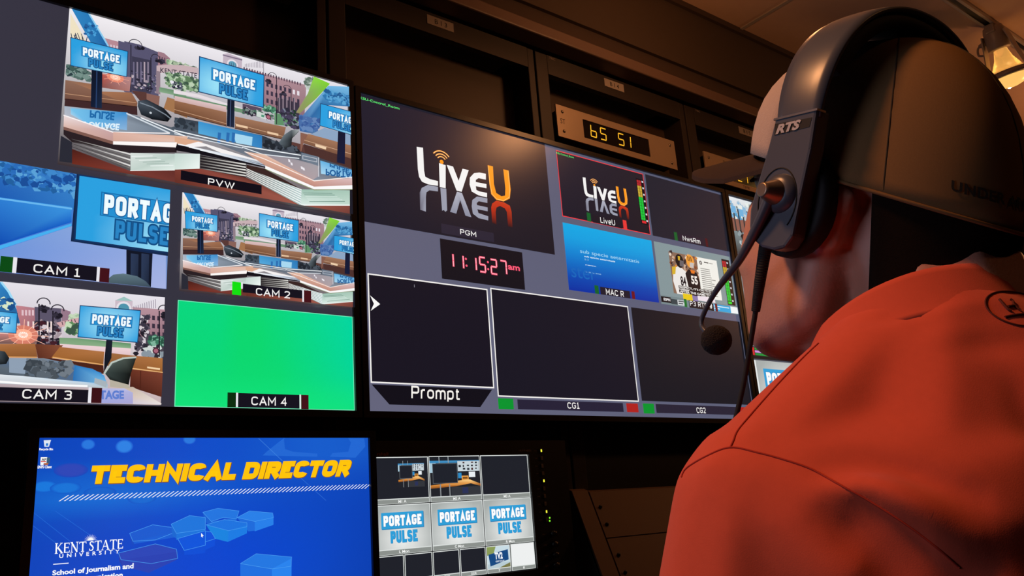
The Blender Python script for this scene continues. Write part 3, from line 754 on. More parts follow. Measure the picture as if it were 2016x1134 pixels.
q.poly(c1(860, 1010, 900, 978, 980, 968, 1090, 990, 1160, 1030, 1200, 1075, 1200, 1100, 860, 1100), ['#4a6068', '#5c727a', '#68808a', '#5a707c', '#46586a', '#3a4a5a', '#3a4a5a', '#4a5c66'])
caption(q, c1.box(128, 842, 772, 1030), 'CAM 1', c1.box(268, 890, 634, 998), [(c1.box(5, 828, 105, 965), '#0c4a16', c1.box(105, 838, 126, 968)), (c1.box(788, 920, 865, 1045), '#42121a', c1.box(772, 915, 788, 1035))])
q.build('video_window', scr, SCR, -0.0008, 0.0, R_C1)
# camera 3: the set from the other side
q = Pic(); K = Px(0, 540, 3.544)
q.poly([(R_C3[0], R_C3[1]), (R_C3[2], R_C3[1]), (R_C3[2], R_C3[3]), (R_C3[0], R_C3[3])], ['#e6e2ea', '#e8e4ec', '#c8b4b4', '#a08c94'])
q.poly(K(-200, 30, 10, 55, 60, 120, 165, 330, 130, 345, -200, 300), ['#3a8ecc', '#3f98d4', '#2a78b8', '#24659c', '#245a90', '#2a70b0']); q.line(K(10, 58, 60, 122, 165, 325), .003, '#9fdcf8')
q.leaves(*K.box(-60, 170, 90, 250), 40, .004, ['#1c4f8a', '#d8e8c8', '#2d6ca8'])
q.poly(K(108, 218, 240, 235, 250, 420, 160, 430), ['#c8848c', '#b07c88', '#9c606a', '#a86a70'])
for k in range(4): q.poly(K(150 + k * 24, 250, 164 + k * 24, 252, 164 + k * 24, 290, 150 + k * 24, 288), '#e0c0c8')
q.poly(K(240, 228, 425, 240, 428, 500, 250, 490), '#5c556a')
q.leaves(*K.box(250, 330, 415, 490), 110, .0045, ['#241f2a', '#d8ccd2', '#7d6f7c', '#3c3542', '#a4949c', '#43202a'])
for xx in (190, 225, 325, 350): q.poly(K(xx, 330, xx + 12, 332, xx + 10, 410, xx, 408), '#f0dcd8')
q.poly(K(425, 240, 490, 262, 490, 330, 428, 330), '#98788a')
q.leaves(*K.box(490, 285, 545, 325), 40, .004, ['#a5bea0', '#c5d8ba'])
q.poly(K(390, 340, 545, 305, 548, 345, 420, 372), '#d4a8ac')
for k in range(5): q.line(K(430 + k * 22, 335 - k * 5, 436 + k * 22, 355 - k * 5), .0012, '#4a3a48')
q.leaves(*K.box(470, 345, 555, 410), 80, .0045, ['#5f8a5c', '#8ab082', '#c5dcb8', '#3c5646'])
q.poly(K(412, 445, 545, 450, 910, 485, 910, 520, 412, 490), ['#7aa078', '#6c9a70', '#5f8f66', '#8ab088', '#88ac84'])
q.poly(K(412, 488, 910, 520, 905, 575, 430, 525), ['#ecd0d4', '#f0d4d8', '#e0c0c4', '#e4c8cc'])
q.poly(K(800, 185, 862, 160, 922, 190, 918, 260, 800, 245), '#cdbcc8'); q.poly(K(803, 186, 862, 160, 922, 190), '#9cc4c0'); q.disc(*K.p(860, 240), .0115, '#e6e0e8', 16); q.disc(*K.p(860, 242), .0085, '#4f94ac', 16)
q.poly(K(920, 232, 1150, 250, 1145, 440, 960, 470), ['#b8929c', '#b58e9a', '#8f6c78', '#9a7480'])
for k in range(11): q.line(K(930 + k * 15, 228 - k * 5, 932 + k * 15, 240), .001, '#8f8496')
for row in range(3):
    for k in range(5): q.poly(K(985 + k * 36, 285 + row * 56 + k * 3, 1005 + k * 36, 287 + row * 56 + k * 3, 1005 + k * 36, 318 + row * 56 + k * 3, 985 + k * 36, 316 + row * 56 + k * 3), '#3a3040')
q.leaves(*K.box(955, 290, 1020, 560), 90, .0045, ['#231f2a', '#3a3644', '#d4ccd2', '#57505e'])
q.poly(K(1020, 420, 1140, 435, 1135, 590, 1000, 560), '#4a4450'); q.leaves(*K.box(1040, 440, 1140, 500), 60, .005, ['#3f7a60', '#2a5444', '#7fb49c'])
q.leaves(*K.box(1000, 500, 1135, 580), 40, .005, ['#cfd8d4', '#2c2a34', '#8a96a0']); q.disc(*K.p(1082, 538), .0055, '#4a2434', 12); q.disc(*K.p(1082, 538), .0036, '#a86478', 12)
for (x, y0, y1) in ((268, 215, 480), (365, 262, 470), (1105, 262, 580)):
    q.line(K(x, y0, x, y1), .002, '#231f2a'); a = K.p(x + 32, y0 - 5); q.line([(a[0] + .009 * math.cos(t * .314), a[1] + .009 * math.sin(t * .314)) for t in range(11)], .0016, '#2c2834')
    q.leaves(*K.box(x + 20, y0 + 10, x + 60, y0 + 50), 16, .004, ['#1f1c26', '#34303e'])
a = K.p(158, 428)
q.poly(K(-200, 420, 260, 420, 250, 490, -200, 490), ['#c07878', '#c88a80', '#7d5c58', '#5c4a4c'])
for rr, c in ((.020, '#d8806c'), (.012, '#ffb090'), (.0065, '#fff8ee')): q.disc(a[0], a[1], rr, c, 16, rr * .75)
for k in range(12): q.line([a, (a[0] + .034 * math.cos(k * .523), a[1] + .024 * math.sin(k * .523))], .0008, '#ffc0a8')
q.poly(K(-200, 492, 240, 490, 258, 585, -200, 575), ['#b87a4c', '#a86c40', '#8a5630', '#96602f'])
q.poly(K(240, 492, 436, 500, 350, 600, 262, 600), ['#6a3826', '#8a5038', '#6c3a28', '#5a2c20'])
q.poly(K(412, 512, 722, 545, 715, 638, 352, 588), ['#a86c3c', '#b27444', '#8a5628', '#a06430']); q.line(K(365, 585, 715, 636), .002, '#e2a868'); q.line(K(-200, 578, 250, 584), .002, '#d09458')
q.poly(K(775, 555, 905, 570, 1128, 590, 1126, 692, 720, 640), ['#a06a40', '#a86e42', '#b07440', '#9a6030', '#8a5830']); q.line(K(920, 662, 1126, 690), .002, '#e8b478'); q.poly(K(1020, 648, 1110, 660, 1108, 672, 1020, 660), '#f4d4a8')
q.poly(K(258, 600, 352, 590, 715, 640, 720, 700, 400, 660, 250, 640), '#4c241a')
q.poly(K(905, 665, 1128, 692, 1120, 860, 900, 790), ['#6c3424', '#7c4030', '#5a2a1e', '#4a2018']); q.line(K(975, 680, 972, 800), .0012, '#4a2016')
q.poly(K(-200, 600, 60, 590, 300, 590, 520, 635, 700, 690, 745, 790, 500, 790, -200, 720), ['#5c6874', '#6c7884', '#7c8894', '#4a5460', '#3a6ca4', '#5a9cd4', '#5c6874', '#46525e'])
q.poly(K(60, 592, 180, 590, 170, 700, 60, 690), '#8fa0b4'); q.leaves(*K.box(180, 610, 490, 725), 70, .006, ['#4a525a', '#5c6670', '#3c444c', '#727c86'])
q.poly(K(515, 640, 640, 665, 720, 710, 745, 780, 500, 760), ['#2a78bc', '#2f86cc', '#4a9cd8', '#7cc0e8', '#2a6cb0'])
q.poly(K(-200, 690, 150, 715, 500, 748, 740, 770, 745, 800, -200, 760), ['#e8ecf0', '#f4f6f8', '#c8dcec', '#8cc0e4', '#b8c4cc', '#c8ccd4']); q.line(K(-200, 740, 200, 770, 600, 785), .003, '#fdfefe')
q.poly(K(655, 728, 742, 755, 735, 795, 650, 765), '#a8b4bc')
q.poly(K(735, 800, 920, 790, 1118, 905, 1118, 915, 735, 915), ['#c8a890', '#c8b8a8', '#e8e0dc', '#e8e0dc', '#b8b0d8'])
q.poly(K(700, 800, 860, 800, 920, 830, 920, 912, 700, 912), ['#b4b8e4', '#c0c4e8', '#b0b0dc', '#a8a4d4', '#a0a4dc']); q.text('PORTAGE', 0, 0, 0, 0, '#5f7fd0', bold=.05, flip=False, fn=bil(K(560, 812, 858, 815, 858, 875, 560, 880)))
q.poly(K(720, 690, 770, 620, 850, 590, 945, 582, 905, 700, 890, 780, 760, 740), ['#3a4644', '#66726c', '#4c5650', '#242a28', '#101312', '#0c0e0e', '#181c1b'])
q.line(K(722, 695, 772, 622, 850, 592, 940, 584), .0028, '#b8c4bc'); q.poly(K(760, 740, 890, 775, 900, 800, 760, 790), '#b8b0a0')
q.poly(K(-60, 530, 30, 545, 60, 590, 40, 630, -60, 640), ['#55616a', '#2c343a', '#181c20', '#101316', '#20262a'])
q.poly(K(735, 462, 778, 468, 770, 590, 718, 690, 722, 600), ['#181c28', '#1c2230', '#141a24', '#10141c', '#20283a'])
board(q, K(556, 228, 970, 262, 950, 478, 540, 440), (.5, .5)); board(q, K(-260, 245, 114, 280, 104, 416, -280, 385), (.5, .4))
caption(q, K.box(0 - 60, 790, 612, 905), 'CAM 3', K.box(153, 806, 492, 880), [(K.box(628, 795, 700, 908), '#3c1016', K.box(612, 793, 628, 903)), (K.box(-150, 790, -70, 905), '#0c4a16', None)])
q.build('video_window', scr, SCR, -0.0008, 0.0, R_C3)
# camera 4: plain green
q = Pic(); G4 = Px(330, 560, 3.78); N, M = 9, 6
def gcol(u, v):
    c = mix(rgb('#0ad870'), rgb('#00d6a4'), min(1, max(0, (u - .62) * 1.5 + .35 * (1 - v)) if u > .3 else 0.25 * (1 - v)))
    return mix(c, rgb('#12e47c'), max(0, v - .62) * 2.2)
q.n += 1
for i in range(N):
    for j in range(M):
        k = [(i / N, j / M), ((i + 1) / N, j / M), ((i + 1) / N, (j + 1) / M), (i / N, (j + 1) / M)]
        q.poly([(R_C4[0] + (R_C4[2] - R_C4[0]) * u, R_C4[1] + (R_C4[3] - R_C4[1]) * v) for u, v in k], [gcol(u, v) for u, v in k], False)
q.frame(*R_C4, .0012, '#7cf0c0')
caption(q, G4.box(524, 808, 980, 925), 'CAM 4', G4.box(622, 834, 888, 905), [(G4.box(445, 804, 508, 915), '#0a2e10', G4.box(508, 806, 522, 912)), (G4.box(992, 822, 1048, 930), '#42101a', G4.box(980, 820, 992, 925))])
q.build('video_window', scr, SCR, -0.0008, 0.0, (R_C4[0], R_C4[1], R_C4[2], R_C4[3]))
# windows left of the frame of the photograph
for r in ((-1.205, 1.9865, -0.62, 1.6950), (-1.205, 1.6838, -0.73, 1.5035), (-1.205, 1.4885, -0.73, 1.3065)):
    pass

# ---- middle wall monitor: PGM, clock, prompt, graphics and router windows
mon = monitor(0.0, 1.2, ZB, ZT, 0.0, 'large wall screen with PGM logo, red clock, Prompt, CG1 and CG2 windows', group='large screens of the monitor wall')
scr = screen(mon, 0.0, 1.2, ZB, ZT, 0.0, ['#5f5f74', '#565a72', '#5d6078', '#65657c'])
E1 = Px(700, 170, 3.436)
DK = '#1c1a26'
def live_logo(p):
    W, O, G, RD = '#f4f3f2', '#ff9a1f', '#9a9dae', '#c23018'
    p.poly(E1(412, 410, 455, 416, 462, 570, 470, 612, 500, 628, 556, 642, 556, 674, 490, 664, 448, 646, 428, 612, 420, 560), W)
    p.poly(E1(563, 520, 608, 534, 608, 690, 568, 682), W)
    p.poly(E1(615, 532, 658, 543, 696, 640, 722, 558, 764, 568, 716, 714, 682, 706), W)
    p.poly(E1(880, 592, 880, 632, 830, 622, 812, 634, 812, 648, 884, 662, 884, 690, 812, 676, 816, 702, 838, 712, 888, 722, 888, 752, 830, 738, 784, 712, 770, 664, 772, 618, 800, 588, 836, 584), W)
    p.poly(E1(892, 534, 928, 542, 934, 660, 950, 722, 985, 744, 1010, 740, 1012, 690, 998, 562, 1034, 570, 1048, 700, 1042, 760, 1000, 780, 950, 768, 916, 730, 904, 660), O)
    p.line(E1(896, 540, 908, 660, 922, 728, 952, 762, 1000, 774, 1038, 752, 1042, 700, 1030, 574), .0012, '#ffd080')
    q = E1.p(581, 512); p.disc(q[0], q[1], .0052, O)
    for rr, w in ((.0125, .0028), (.0190, .0030), (.0262, .0032)):
        p.line([(q[0] + rr * math.cos(math.radians(a)), q[1] + rr * math.sin(math.radians(a))) for a in range(40, 141, 10)], w, O)
        p.line([(q[0] + rr * math.cos(math.radians(a)), q[1] + rr * math.sin(math.radians(a))) for a in range(40, 141, 10)], w * .4, '#ffd8a0')
    p.poly(E1(556, 680, 556, 712, 498, 704, 478, 718, 474, 748, 474, 848, 436, 836, 432, 720, 446, 688, 486, 668), [G, G, G, G, G, '#a6a9ba', '#6a6878', '#5c5a6a', G, G, G])
    p.poly(E1(572, 688, 612, 694, 618, 840, 606, 850, 596, 838, 584, 842), G)
    p.poly(E1(684, 714, 718, 722, 782, 886, 742, 876, 706, 770, 680, 862, 638, 850), ['#b4b6c4', '#b4b6c4', '#8c8fa2', '#8c8fa2', G, '#8c8fa2', '#8c8fa2'])
    p.poly(E1(890, 758, 890, 790, 832, 778, 818, 790, 820, 804, 892, 820, 892, 846, 822, 832, 830, 858, 896, 880, 896, 908, 830, 892, 792, 862, 784, 812, 788, 770, 820, 746), G)
    p.poly(E1(916, 820, 922, 794, 950, 774, 1002, 786, 1042, 808, 1054, 850, 1060, 956, 1030, 948, 1022, 850, 1008, 826, 975, 810, 952, 820, 946, 850, 952, 936, 922, 924), [RD, RD, '#c83c20', '#d04424', '#c83c20', '#b03018', '#3a1a1c', '#34181c', '#a82c18', RD, RD, RD, '#a82c18', '#34181c', '#3a1a1c'])
R_PGM = (0.0, 1.9775, 0.5125, 1.6885)
pg = Pic(); pg.poly([(R_PGM[0], R_PGM[1]), (R_PGM[2], R_PGM[1]), (R_PGM[2], R_PGM[3]), (R_PGM[0], R_PGM[3])], ['#1e1e2e', '#241f28', '#1f1b24', '#1c1c2a'])
live_logo(pg)
q = pg.mapped(R_PGM, R_PGM)
q.text('KSU-Control_Room', *E1.box(26, 66, 296, 160), '#63f07a', bold=.02) if False else q.text('KSU-Control_Room', *W1.box(707.5, 190, 786, 217), '#5ff078', bold=.015)
K = Px(700, 440, 2.907)
q.rect(*K.box(488, 0, 792, 108), '#2a2636'); q.frame(*K.box(488, 2, 792, 108), .0007, '#3c3648'); caption(q, K.box(488, 2, 792, 108), 'PGM', K.box(596, 32, 690, 78), bg='#2a2636')
q.build('video_window', scr, SCR, -0.0008, 0.0, R_PGM)
q = Pic(); R_CLK = (0.184, 1.680, 0.411, 1.5895); q.rect(*R_CLK, '#17141c')
RED = '#ff5a78'
for ch, xa, ya, xb, yb in (('1', 520, 170, 562, 248), ('1', 578, 180, 620, 258), ('1', 652, 192, 693, 268), ('5', 706, 192, 745, 280), ('2', 770, 205, 811, 292), ('7', 826, 212, 866, 292)):
    b_ = K.box(xa, ya, xb, yb); seg_digit(q, ch, b_[0], b_[3], b_[2] - b_[0], b_[1] - b_[3], .0048, RED)
    seg_digit(q, ch, b_[0], b_[3], b_[2] - b_[0], b_[1] - b_[3], .0015, '#ffd0d8')
for x, y in ((630, 203), (634, 242), (756, 222), (758, 262)): a = K.p(x, y); q.disc(a[0], a[1], .0028, RED, 10)
q.text('am', *K.box(870, 238, 940, 274), RED, bold=.03)
q.build('clock_window', scr, SCR, -0.0008, 0.0, R_CLK)
def outlined(name, r, fill, w=.0028, line='#f4f1ee', extra=None, clip=None):
    q = Pic(); q.rect(*r, fill)
    if w: q.frame(r[0], r[1], r[2], r[3], w, line)
    if extra: extra(q)
    q.build(name, scr, SCR, -0.0008, 0.0, clip or (0, ZT, 1.2, ZB))
def ex(q):
    q.poly(K(82, 412, 140, 462, 86, 500, 104, 460), '#fbfaf8'); a = K.p(335, 358); q.rect(a[0] - .0005, a[1] + .003, a[0] + .0005, a[1] - .003, '#9a98a4')
    q.poly([(0.008, 1.3555), (0.297, 1.3555), (0.263, 1.3175), (0.0455, 1.3175)], '#121019')
    strokes(q, 'Prompt', bil(K(318, 928, 595, 942, 595, 1030, 318, 1020)), '#f6f2ec', th=.15, gap=.17)
outlined('prompt_window', (0.006, 1.5795, 0.303, 1.3585), '#191622', extra=ex)
def ex(q):
    q.rect(.311, 1.3375, .352, 1.3145, '#0c9430'); q.rect(.3635, 1.3365, .6875, 1.3150, '#282338'); q.rect(.699, 1.3365, .739, 1.3150, '#b02420')
    L = Px(960, 560, 3.877); a = L.box(605, 900, 700, 950); strokes(q, 'CG1', bil(((a[0], a[1]), (a[2], a[1]), (a[2], a[3]), (a[0], a[3]))), '#f4f2ee', th=.16, gap=.2)
outlined('graphics_window', (0.311, 1.5835, 0.744, 1.3410), '#1a1824', extra=ex)
def ex(q):
    q.rect(.757, 1.3375, .796, 1.3130, '#0c9430'); q.rect(.803, 1.3370, 1.128, 1.3150, '#2a2536'); q.rect(1.139, 1.3370, 1.178, 1.3150, '#b02420')
    L = Px(960, 560, 3.877); a = L.box(1590, 938, 1665, 984); strokes(q, 'CG2', bil(((a[0], a[1]), (a[2], a[1]), (a[2], a[3]), (a[0], a[3]))), '#f4f2ee', th=.16, gap=.2)
outlined('graphics_window', (0.755, 1.5820, 1.1955, 1.3440), '#1b1a22', 0, extra=ex)
# router windows
J = Px(1080, 280, 3.24)
R_LU = (0.5485, 1.9705, 0.8635, 1.7930)
q = pg.mapped(R_PGM, R_LU); q.frame(*R_LU, .0022, '#f03c44')
q.text('KSU-Control_Room', *J.box(48, 62, 160, 106), '#5ff078', bold=.01)
def meter(q, X, zt, zb, n, level, w=.0075):
    for c in range(2):
        for k in range(n):
            t = k / n; z0 = zb + (zt - zb) * t; z1 = z0 + (zt - zb) / n * .93
            col = '#18c83c' if t < .52 else ('#c8a838' if t < .8 else '#b82a30')
            q.rect(X + c * (w + .001), z1, X + c * (w + .001) + w, z0, col)
q.rect(.832, 1.952, .862, 1.82, '#101018')
meter(q, .8345, 1.948, 1.832, 14, 1); q.rect(.836, 1.830, .852, 1.823, '#e02c34')
for k in range(7): q.rect(.8535, 1.948 - k * .019, .8595, 1.943 - k * .019, '#d8d8e0')
caption(q, J.box(275, 462, 468, 552), 'LiveU', J.box(326, 478, 424, 534), [(J.box(240, 448, 270, 510), '#12602c', None), (J.box(470, 496, 500, 558), '#e83a38', None)], '#1e1a24')
q.build('router_window', scr, SCR, -0.0008, 0.0, R_LU)
q = Pic(); R_NW = (0.872, 1.9715, 1.1985, 1.7930); q.rect(*R_NW, '#20222e')
caption(q, J.box(825, 580, 995, 662), 'NwsRm', J.box(852, 596, 968, 650), [(J.box(797, 572, 824, 630), '#12602c', None), (J.box(996, 612, 1018, 668), '#4c1620', None)], '#262030')
q.build('router_window', scr, SCR, -0.0008, 0.0, R_NW)
q = Pic(); R_MC = (0.5475, 1.7770, 0.8635, 1.6050)
q.n += 1; cs = ['#10a8e4', '#12a0e0', '#1188d4', '#0c6cc4', '#0a48b0', '#0a30a0']
for k in range(5):
    za = R_MC[1] + (R_MC[3] - R_MC[1]) * k / 5; zb_ = R_MC[1] + (R_MC[3] - R_MC[1]) * (k + 1) / 5
    q.poly([(R_MC[0], za), (R_MC[2], za), (R_MC[2], zb_), (R_MC[0], zb_)], [cs[k], cs[k], cs[k + 1], cs[k + 1]], False)
q.text('sub specie aeternitatis', *J.box(198, 682, 578, 780), '#a8dcf4', bold=.0)
q.text('sub specie aeternitatis', *J.box(226, 722, 424, 770), '#e8f8ff', bold=.02)
q.text('[...]', *J.box(230, 742, 252, 756), '#c8ecfa'); q.text('you never learned...', *J.box(232, 778, 304, 798), '#e0f4fc', bold=.03); q.text('Press the Tray to see more', *J.box(236, 822, 334, 850), '#a8d8f0', bold=.01)
q.text('ster', *J.box(140, 790, 305, 885), '#1767bc')
caption(q, J.box(326, 922, 522, 1004), 'MAC R', J.box(362, 934, 480, 988), [(J.box(290, 912, 322, 976), '#12602c', None), (J.box(526, 950, 553, 1010), '#6c1822', None)], '#241e2a')
q.build('router_window', scr, SCR, -0.0008, 0.0, R_MC)
def report(q, r, txt=True):
    """still of two players beside a posted note, in any window"""
    x0, z1, x1, z0 = r; fx = lambda u: x0 + (x1 - x0) * u; fz = lambda v: z1 + (z0 - z1) * v
    R_ = lambda u0, v0, u1, v1, c: q.rect(fx(u0), fz(v0), fx(u1), fz(v1), c)
    PL = lambda pts, c: q.poly([(fx(u), fz(v)) for u, v in pts], c)
    R_(0, 0, 1, 1, '#84969a'); R_(0, .86, 1, 1, '#77888c'); R_(.17, .12, .78, .80, '#f0efe8')
    R_(.17, .12, .53, .80, '#8a6a58'); q.leaves(fx(.17), fz(.12), fx(.53), fz(.45), 60, .006, ['#c8a890', '#3a2c2c', '#e8d8c8', '#8a4c30', '#d88840'])
    PL([(.20, .40), (.28, .33), (.37, .42), (.39, .80), (.21, .80), (.18, .60)], '#ece8e4'); PL([(.19, .37), (.24, .35), (.22, .48), (.18, .50)], '#d8b030')
    q.disc(fx(.295), fz(.25), .017, '#1a181a', 16, .020); PL([(.30, .23), (.35, .24), (.34, .34), (.29, .33)], '#6a6468'); PL([(.28, .17), (.31, .17), (.30, .24), (.28, .24)], '#d8b030')
    PL([(.35, .44), (.40, .36), (.50, .40), (.53, .55), (.52, .80), (.38, .80)], '#1c1a1e'); PL([(.42, .36), (.48, .37), (.47, .42), (.43, .42)], '#e87a28')
    q.disc(fx(.435), fz(.22), .017, '#f0a040', 16, .020)
    for k in range(3): PL([(.405 + .02 * k, .14), (.412 + .02 * k, .14), (.418 + .02 * k, .22), (.408 + .02 * k, .22)], '#1c1418')
    PL([(.43, .24), (.48, .24), (.47, .33), (.42, .32)], '#c8c0bc')
    q.text('84', fx(.275), fz(.50), fx(.345), fz(.66), '#26242a', bold=.03); q.text('55', fx(.415), fz(.46), fx(.50), fz(.60), '#f4ece4', bold=.04)
    R_(.24, .66, .80, .71, '#121012'); R_(.24, .725, .80, .775, '#121012')
    if txt: q.text("RESPECT, IT'S ON THE GAME", fx(.25), fz(.665), fx(.78), fz(.705), '#f4f0ec', bold=.03); q.text("AFTER THE GAME THERE'S A", fx(.25), fz(.73), fx(.78), fz(.77), '#f4f0ec', bold=.03)
    R_(.28, .78, .40, .88, '#e8c820'); R_(.40, .79, .47, .88, '#8a7cae'); R_(.47, .78, .70, .86, '#ecdfe8'); R_(.70, .12, .80, .80, '#f0efe8')
    q.disc(fx(.575), fz(.21), .006, '#4c4a48', 12); q.disc(fx(.575), fz(.21), .0035, '#c8c4c0', 10)
    for k in range(14):
        wv = random.uniform(.12, .19); R_(.56, .30 + k * .034, .56 + wv, .312 + k * .034, '#8a8884')
    R_(.62, .18, .68, .20, '#5c5a58'); R_(.69, .185, .74, .197, '#a8a6a2')
    R_(0, .88, .12, .97, '#15131a'); q.text('ESPN', fx(.03), fz(.90), fx(.11), fz(.945), '#f0eef0', bold=.03)
    R_(.12, .90, .2, .98, '#3a464c'); R_(.2, .90, .3, .98, '#e4e8ea'); R_(.21, .91, .28, .93, '#4a5458'); R_(.21, .945, .27, .965, '#4a5458')
    R_(.66, .88, .90, .99, '#22a4dc'); R_(.67, .905, .88, .92, '#e0f4fc'); R_(.67, .945, .75, .958, '#e0f4fc'); R_(.90, .88, 1, .99, '#eef4f6')
q = Pic(); R_P3 = (0.8725, 1.7770, 1.1945, 1.6030); report(q, R_P3)
q.rect(1.153, 1.765, 1.188, 1.628, '#15141c'); meter(q, 1.155, 1.760, 1.640, 13, 1, .008); q.rect(1.156, 1.638, 1.172, 1.631, '#20e030')
for k in range(7): q.rect(1.1745, 1.758 - k * .019, 1.181, 1.753 - k * .019, '#d8d8e0')
caption(q, J.box(890, 1008, 1054, 1080), 'P3 RTR #', J.box(896, 1012, 1044, 1064), [(J.box(858, 1000, 882, 1056), '#127030', None), (J.box(1056, 1030, 1078, 1084), '#6c1822', J.box(1050, 1028, 1056, 1080))], '#1c1a22')
q.build('router_window', scr, SCR, -0.0008, 0.0, R_P3)

# ---- third and fourth wall monitors, mostly behind the operator
M0 = 1.2288
mon = monitor(M0, M0 + 1.2, ZB, ZT, 0.0, 'large wall screen right of the one with the red clock, mostly behind the headset', group='large screens of the monitor wall')
scr = screen(mon, M0, M0 + 1.2, ZB, ZT, 0.0, '#4a4c58')
r = (M0, 1.9750, M0 + .318, 1.7960); q = Pic()
q.poly([(r[0], r[1]), (r[2], r[1]), (r[2], r[3]), (r[0], r[3])], ['#e8ecf0', '#c8d8d8', '#8aa09a', '#5a6a6c'])
fx = lambda u: r[0] + (r[2] - r[0]) * u; fz = lambda v: r[1] + (r[3] - r[1]) * v
q.rect(fx(.0), fz(.38), fx(1), fz(.62), '#8a5c50'); q.leaves(fx(0), fz(.08), fx(.4), fz(.36), 50, .010, ['#b8ccd8', '#8ab8d8', '#e4ece8', '#7c8c88', '#4f9cc8'])
for k in range(5): q.rect(fx(.05 + k * .07), fz(.2), fx(.07 + k * .07), fz(.66), '#2c3438')
for k in range(3): q.rect(fx(.03 + k * .11), fz(.16 + k * .03), fx(.10 + k * .11), fz(.29 + k * .03), '#6cb0dc')
q.poly([(fx(0), fz(.62)), (fx(1), fz(.55)), (fx(1), fz(1)), (fx(0), fz(1))], ['#7c8c90', '#8ca098', '#3c484c', '#343e42'])
q.leaves(fx(.1), fz(.60), fx(.5), fz(.85), 60, .010, ['#2c3438', '#8c9ca0', '#4c5a60', '#c0ccd0', '#1a2024'])
q.poly([(fx(.38), fz(.06)), (fx(.75), fz(.03)), (fx(.75), fz(.14)), (fx(.38), fz(.17))], '#26302c'); q.rect(fx(.52), fz(.18), fx(.9), fz(.6), '#3cc070')
q.build('video_window', scr, SCR, -0.0008, 0.0, r)
r = (M0, 1.7800, M0 + .318, 1.6030); q = Pic(); report(q, (r[0] - .02, r[1], r[2] - .02, r[3])); q.build('video_window', scr, SCR, -0.0008, 0.0, r)
q = Pic(); r = (M0 + .005, 1.5900, M0 + .43, 1.5160); q.rect(*r, '#14141c'); q.frame(*r, .0012, '#b8a89c')
q.build('video_window', scr, SCR, -0.0008, 0.0, r)
q = Pic(); r = (M0, 1.5120, M0 + .43, 1.4780); q.rect(*r, '#14141a')
q.rect(M0 + .004, 1.511, M0 + .016, 1.488, '#d02a30')
for k, c in enumerate(('#18903c', '#c890d8', '#18903c')): q.rect(M0 + .018, 1.5105 - k * .008, M0 + .42, 1.5040 - k * .008, c)
q.rect(M0 + .11, 1.4945, M0 + .42, 1.4885, '#d8b030')
q.build('meter_window', scr, SCR, -0.0008, 0.0, r)
def pulse_card(q, r):
    """PORTAGE PULSE title card on pale grey, in any window (x0, z1, x1, z0)"""
    x0, z1, x1, z0 = r; fx = lambda u: x0 + (x1 - x0) * u; fz = lambda v: z1 + (z0 - z1) * v
    N, M = 6, 4; q.n += 1
    g = lambda u, v: mix(rgb('#f2f4f2'), rgb('#a6acaa'), min(1, math.hypot((u - .5) * 1.6, (v - .75) * 1.1)))
    for i in range(N):
        for j in range(M):
            k = [(i / N, j / M), ((i + 1) / N, j / M), ((i + 1) / N, (j + 1) / M), (i / N, (j + 1) / M)]
            q.poly([(fx(u), fz(v)) for u, v in k], [g(u, v) for u, v in k], False)
    q.rect(fx(.115), fz(.165), fx(.885), fz(.545), '#1c74ac'); q.rect(fx(.11), fz(.155), fx(.875), fz(.53), '#2f9fd8')
    t = lambda s, u0, v0, u1, v1, c, g: strokes(q, s, lambda u, v: (fx(u0 + (u1 - u0) * u), fz(v1 + (v0 - v1) * v)), c, th=.255, gap=.12, wide=.62, th_grow=g)
    t('PORTAGE', .15, .225, .84, .47, '#1d7cb8', .10); t('PORTAGE', .15, .225, .84, .47, '#fbfdfd', .02)
    t('PULSE', .27, .59, .755, .865, '#1c78b4', .03); t('PULSE', .265, .585, .75, .86, '#2d9ed8', .02)
q = Pic(); r = (M0, 1.4740, M0 + .290, 1.3250); q.rect(*r, '#e8ecea'); pulse_card(q, (M0 + .014, 1.4740, M0 + .285, 1.3250))
q.build('video_window', scr, SCR, -0.0008, 0.0, (r[0] + .001, r[1], r[2], ZB + .012))
F0 = M0 + 1.2288
mon = monitor(F0, F0 + 1.2, ZB, ZT, 0.0, 'farthest large wall screen, a sliver seen right of the orange collar', group='large screens of the monitor wall')
scr = screen(mon, F0, F0 + 1.2, ZB, ZT, 0.0, '#4c4e5c')
q = Pic(); r = (3.03, 1.9700, 3.312, 1.7930); q.rect(*r, '#14141c'); meter(q, 3.283, 1.950, 1.84, 6, 1, .009)
for k in range(5): q.rect(3.305, 1.95 - k * .022, 3.311, 1.940 - k * .022, '#0c0c12')
q.rect(3.2985, 1.97, 3.312, 1.793, '#b8b0c8'); q.build('video_window', scr, SCR, -0.0008, 0.0, r)
q = Pic(); r = (3.325, 1.9700, 3.640, 1.7930); q.rect(*r, '#2a2c3e'); q.build('video_window', scr, SCR, -0.0008, 0.0, r)

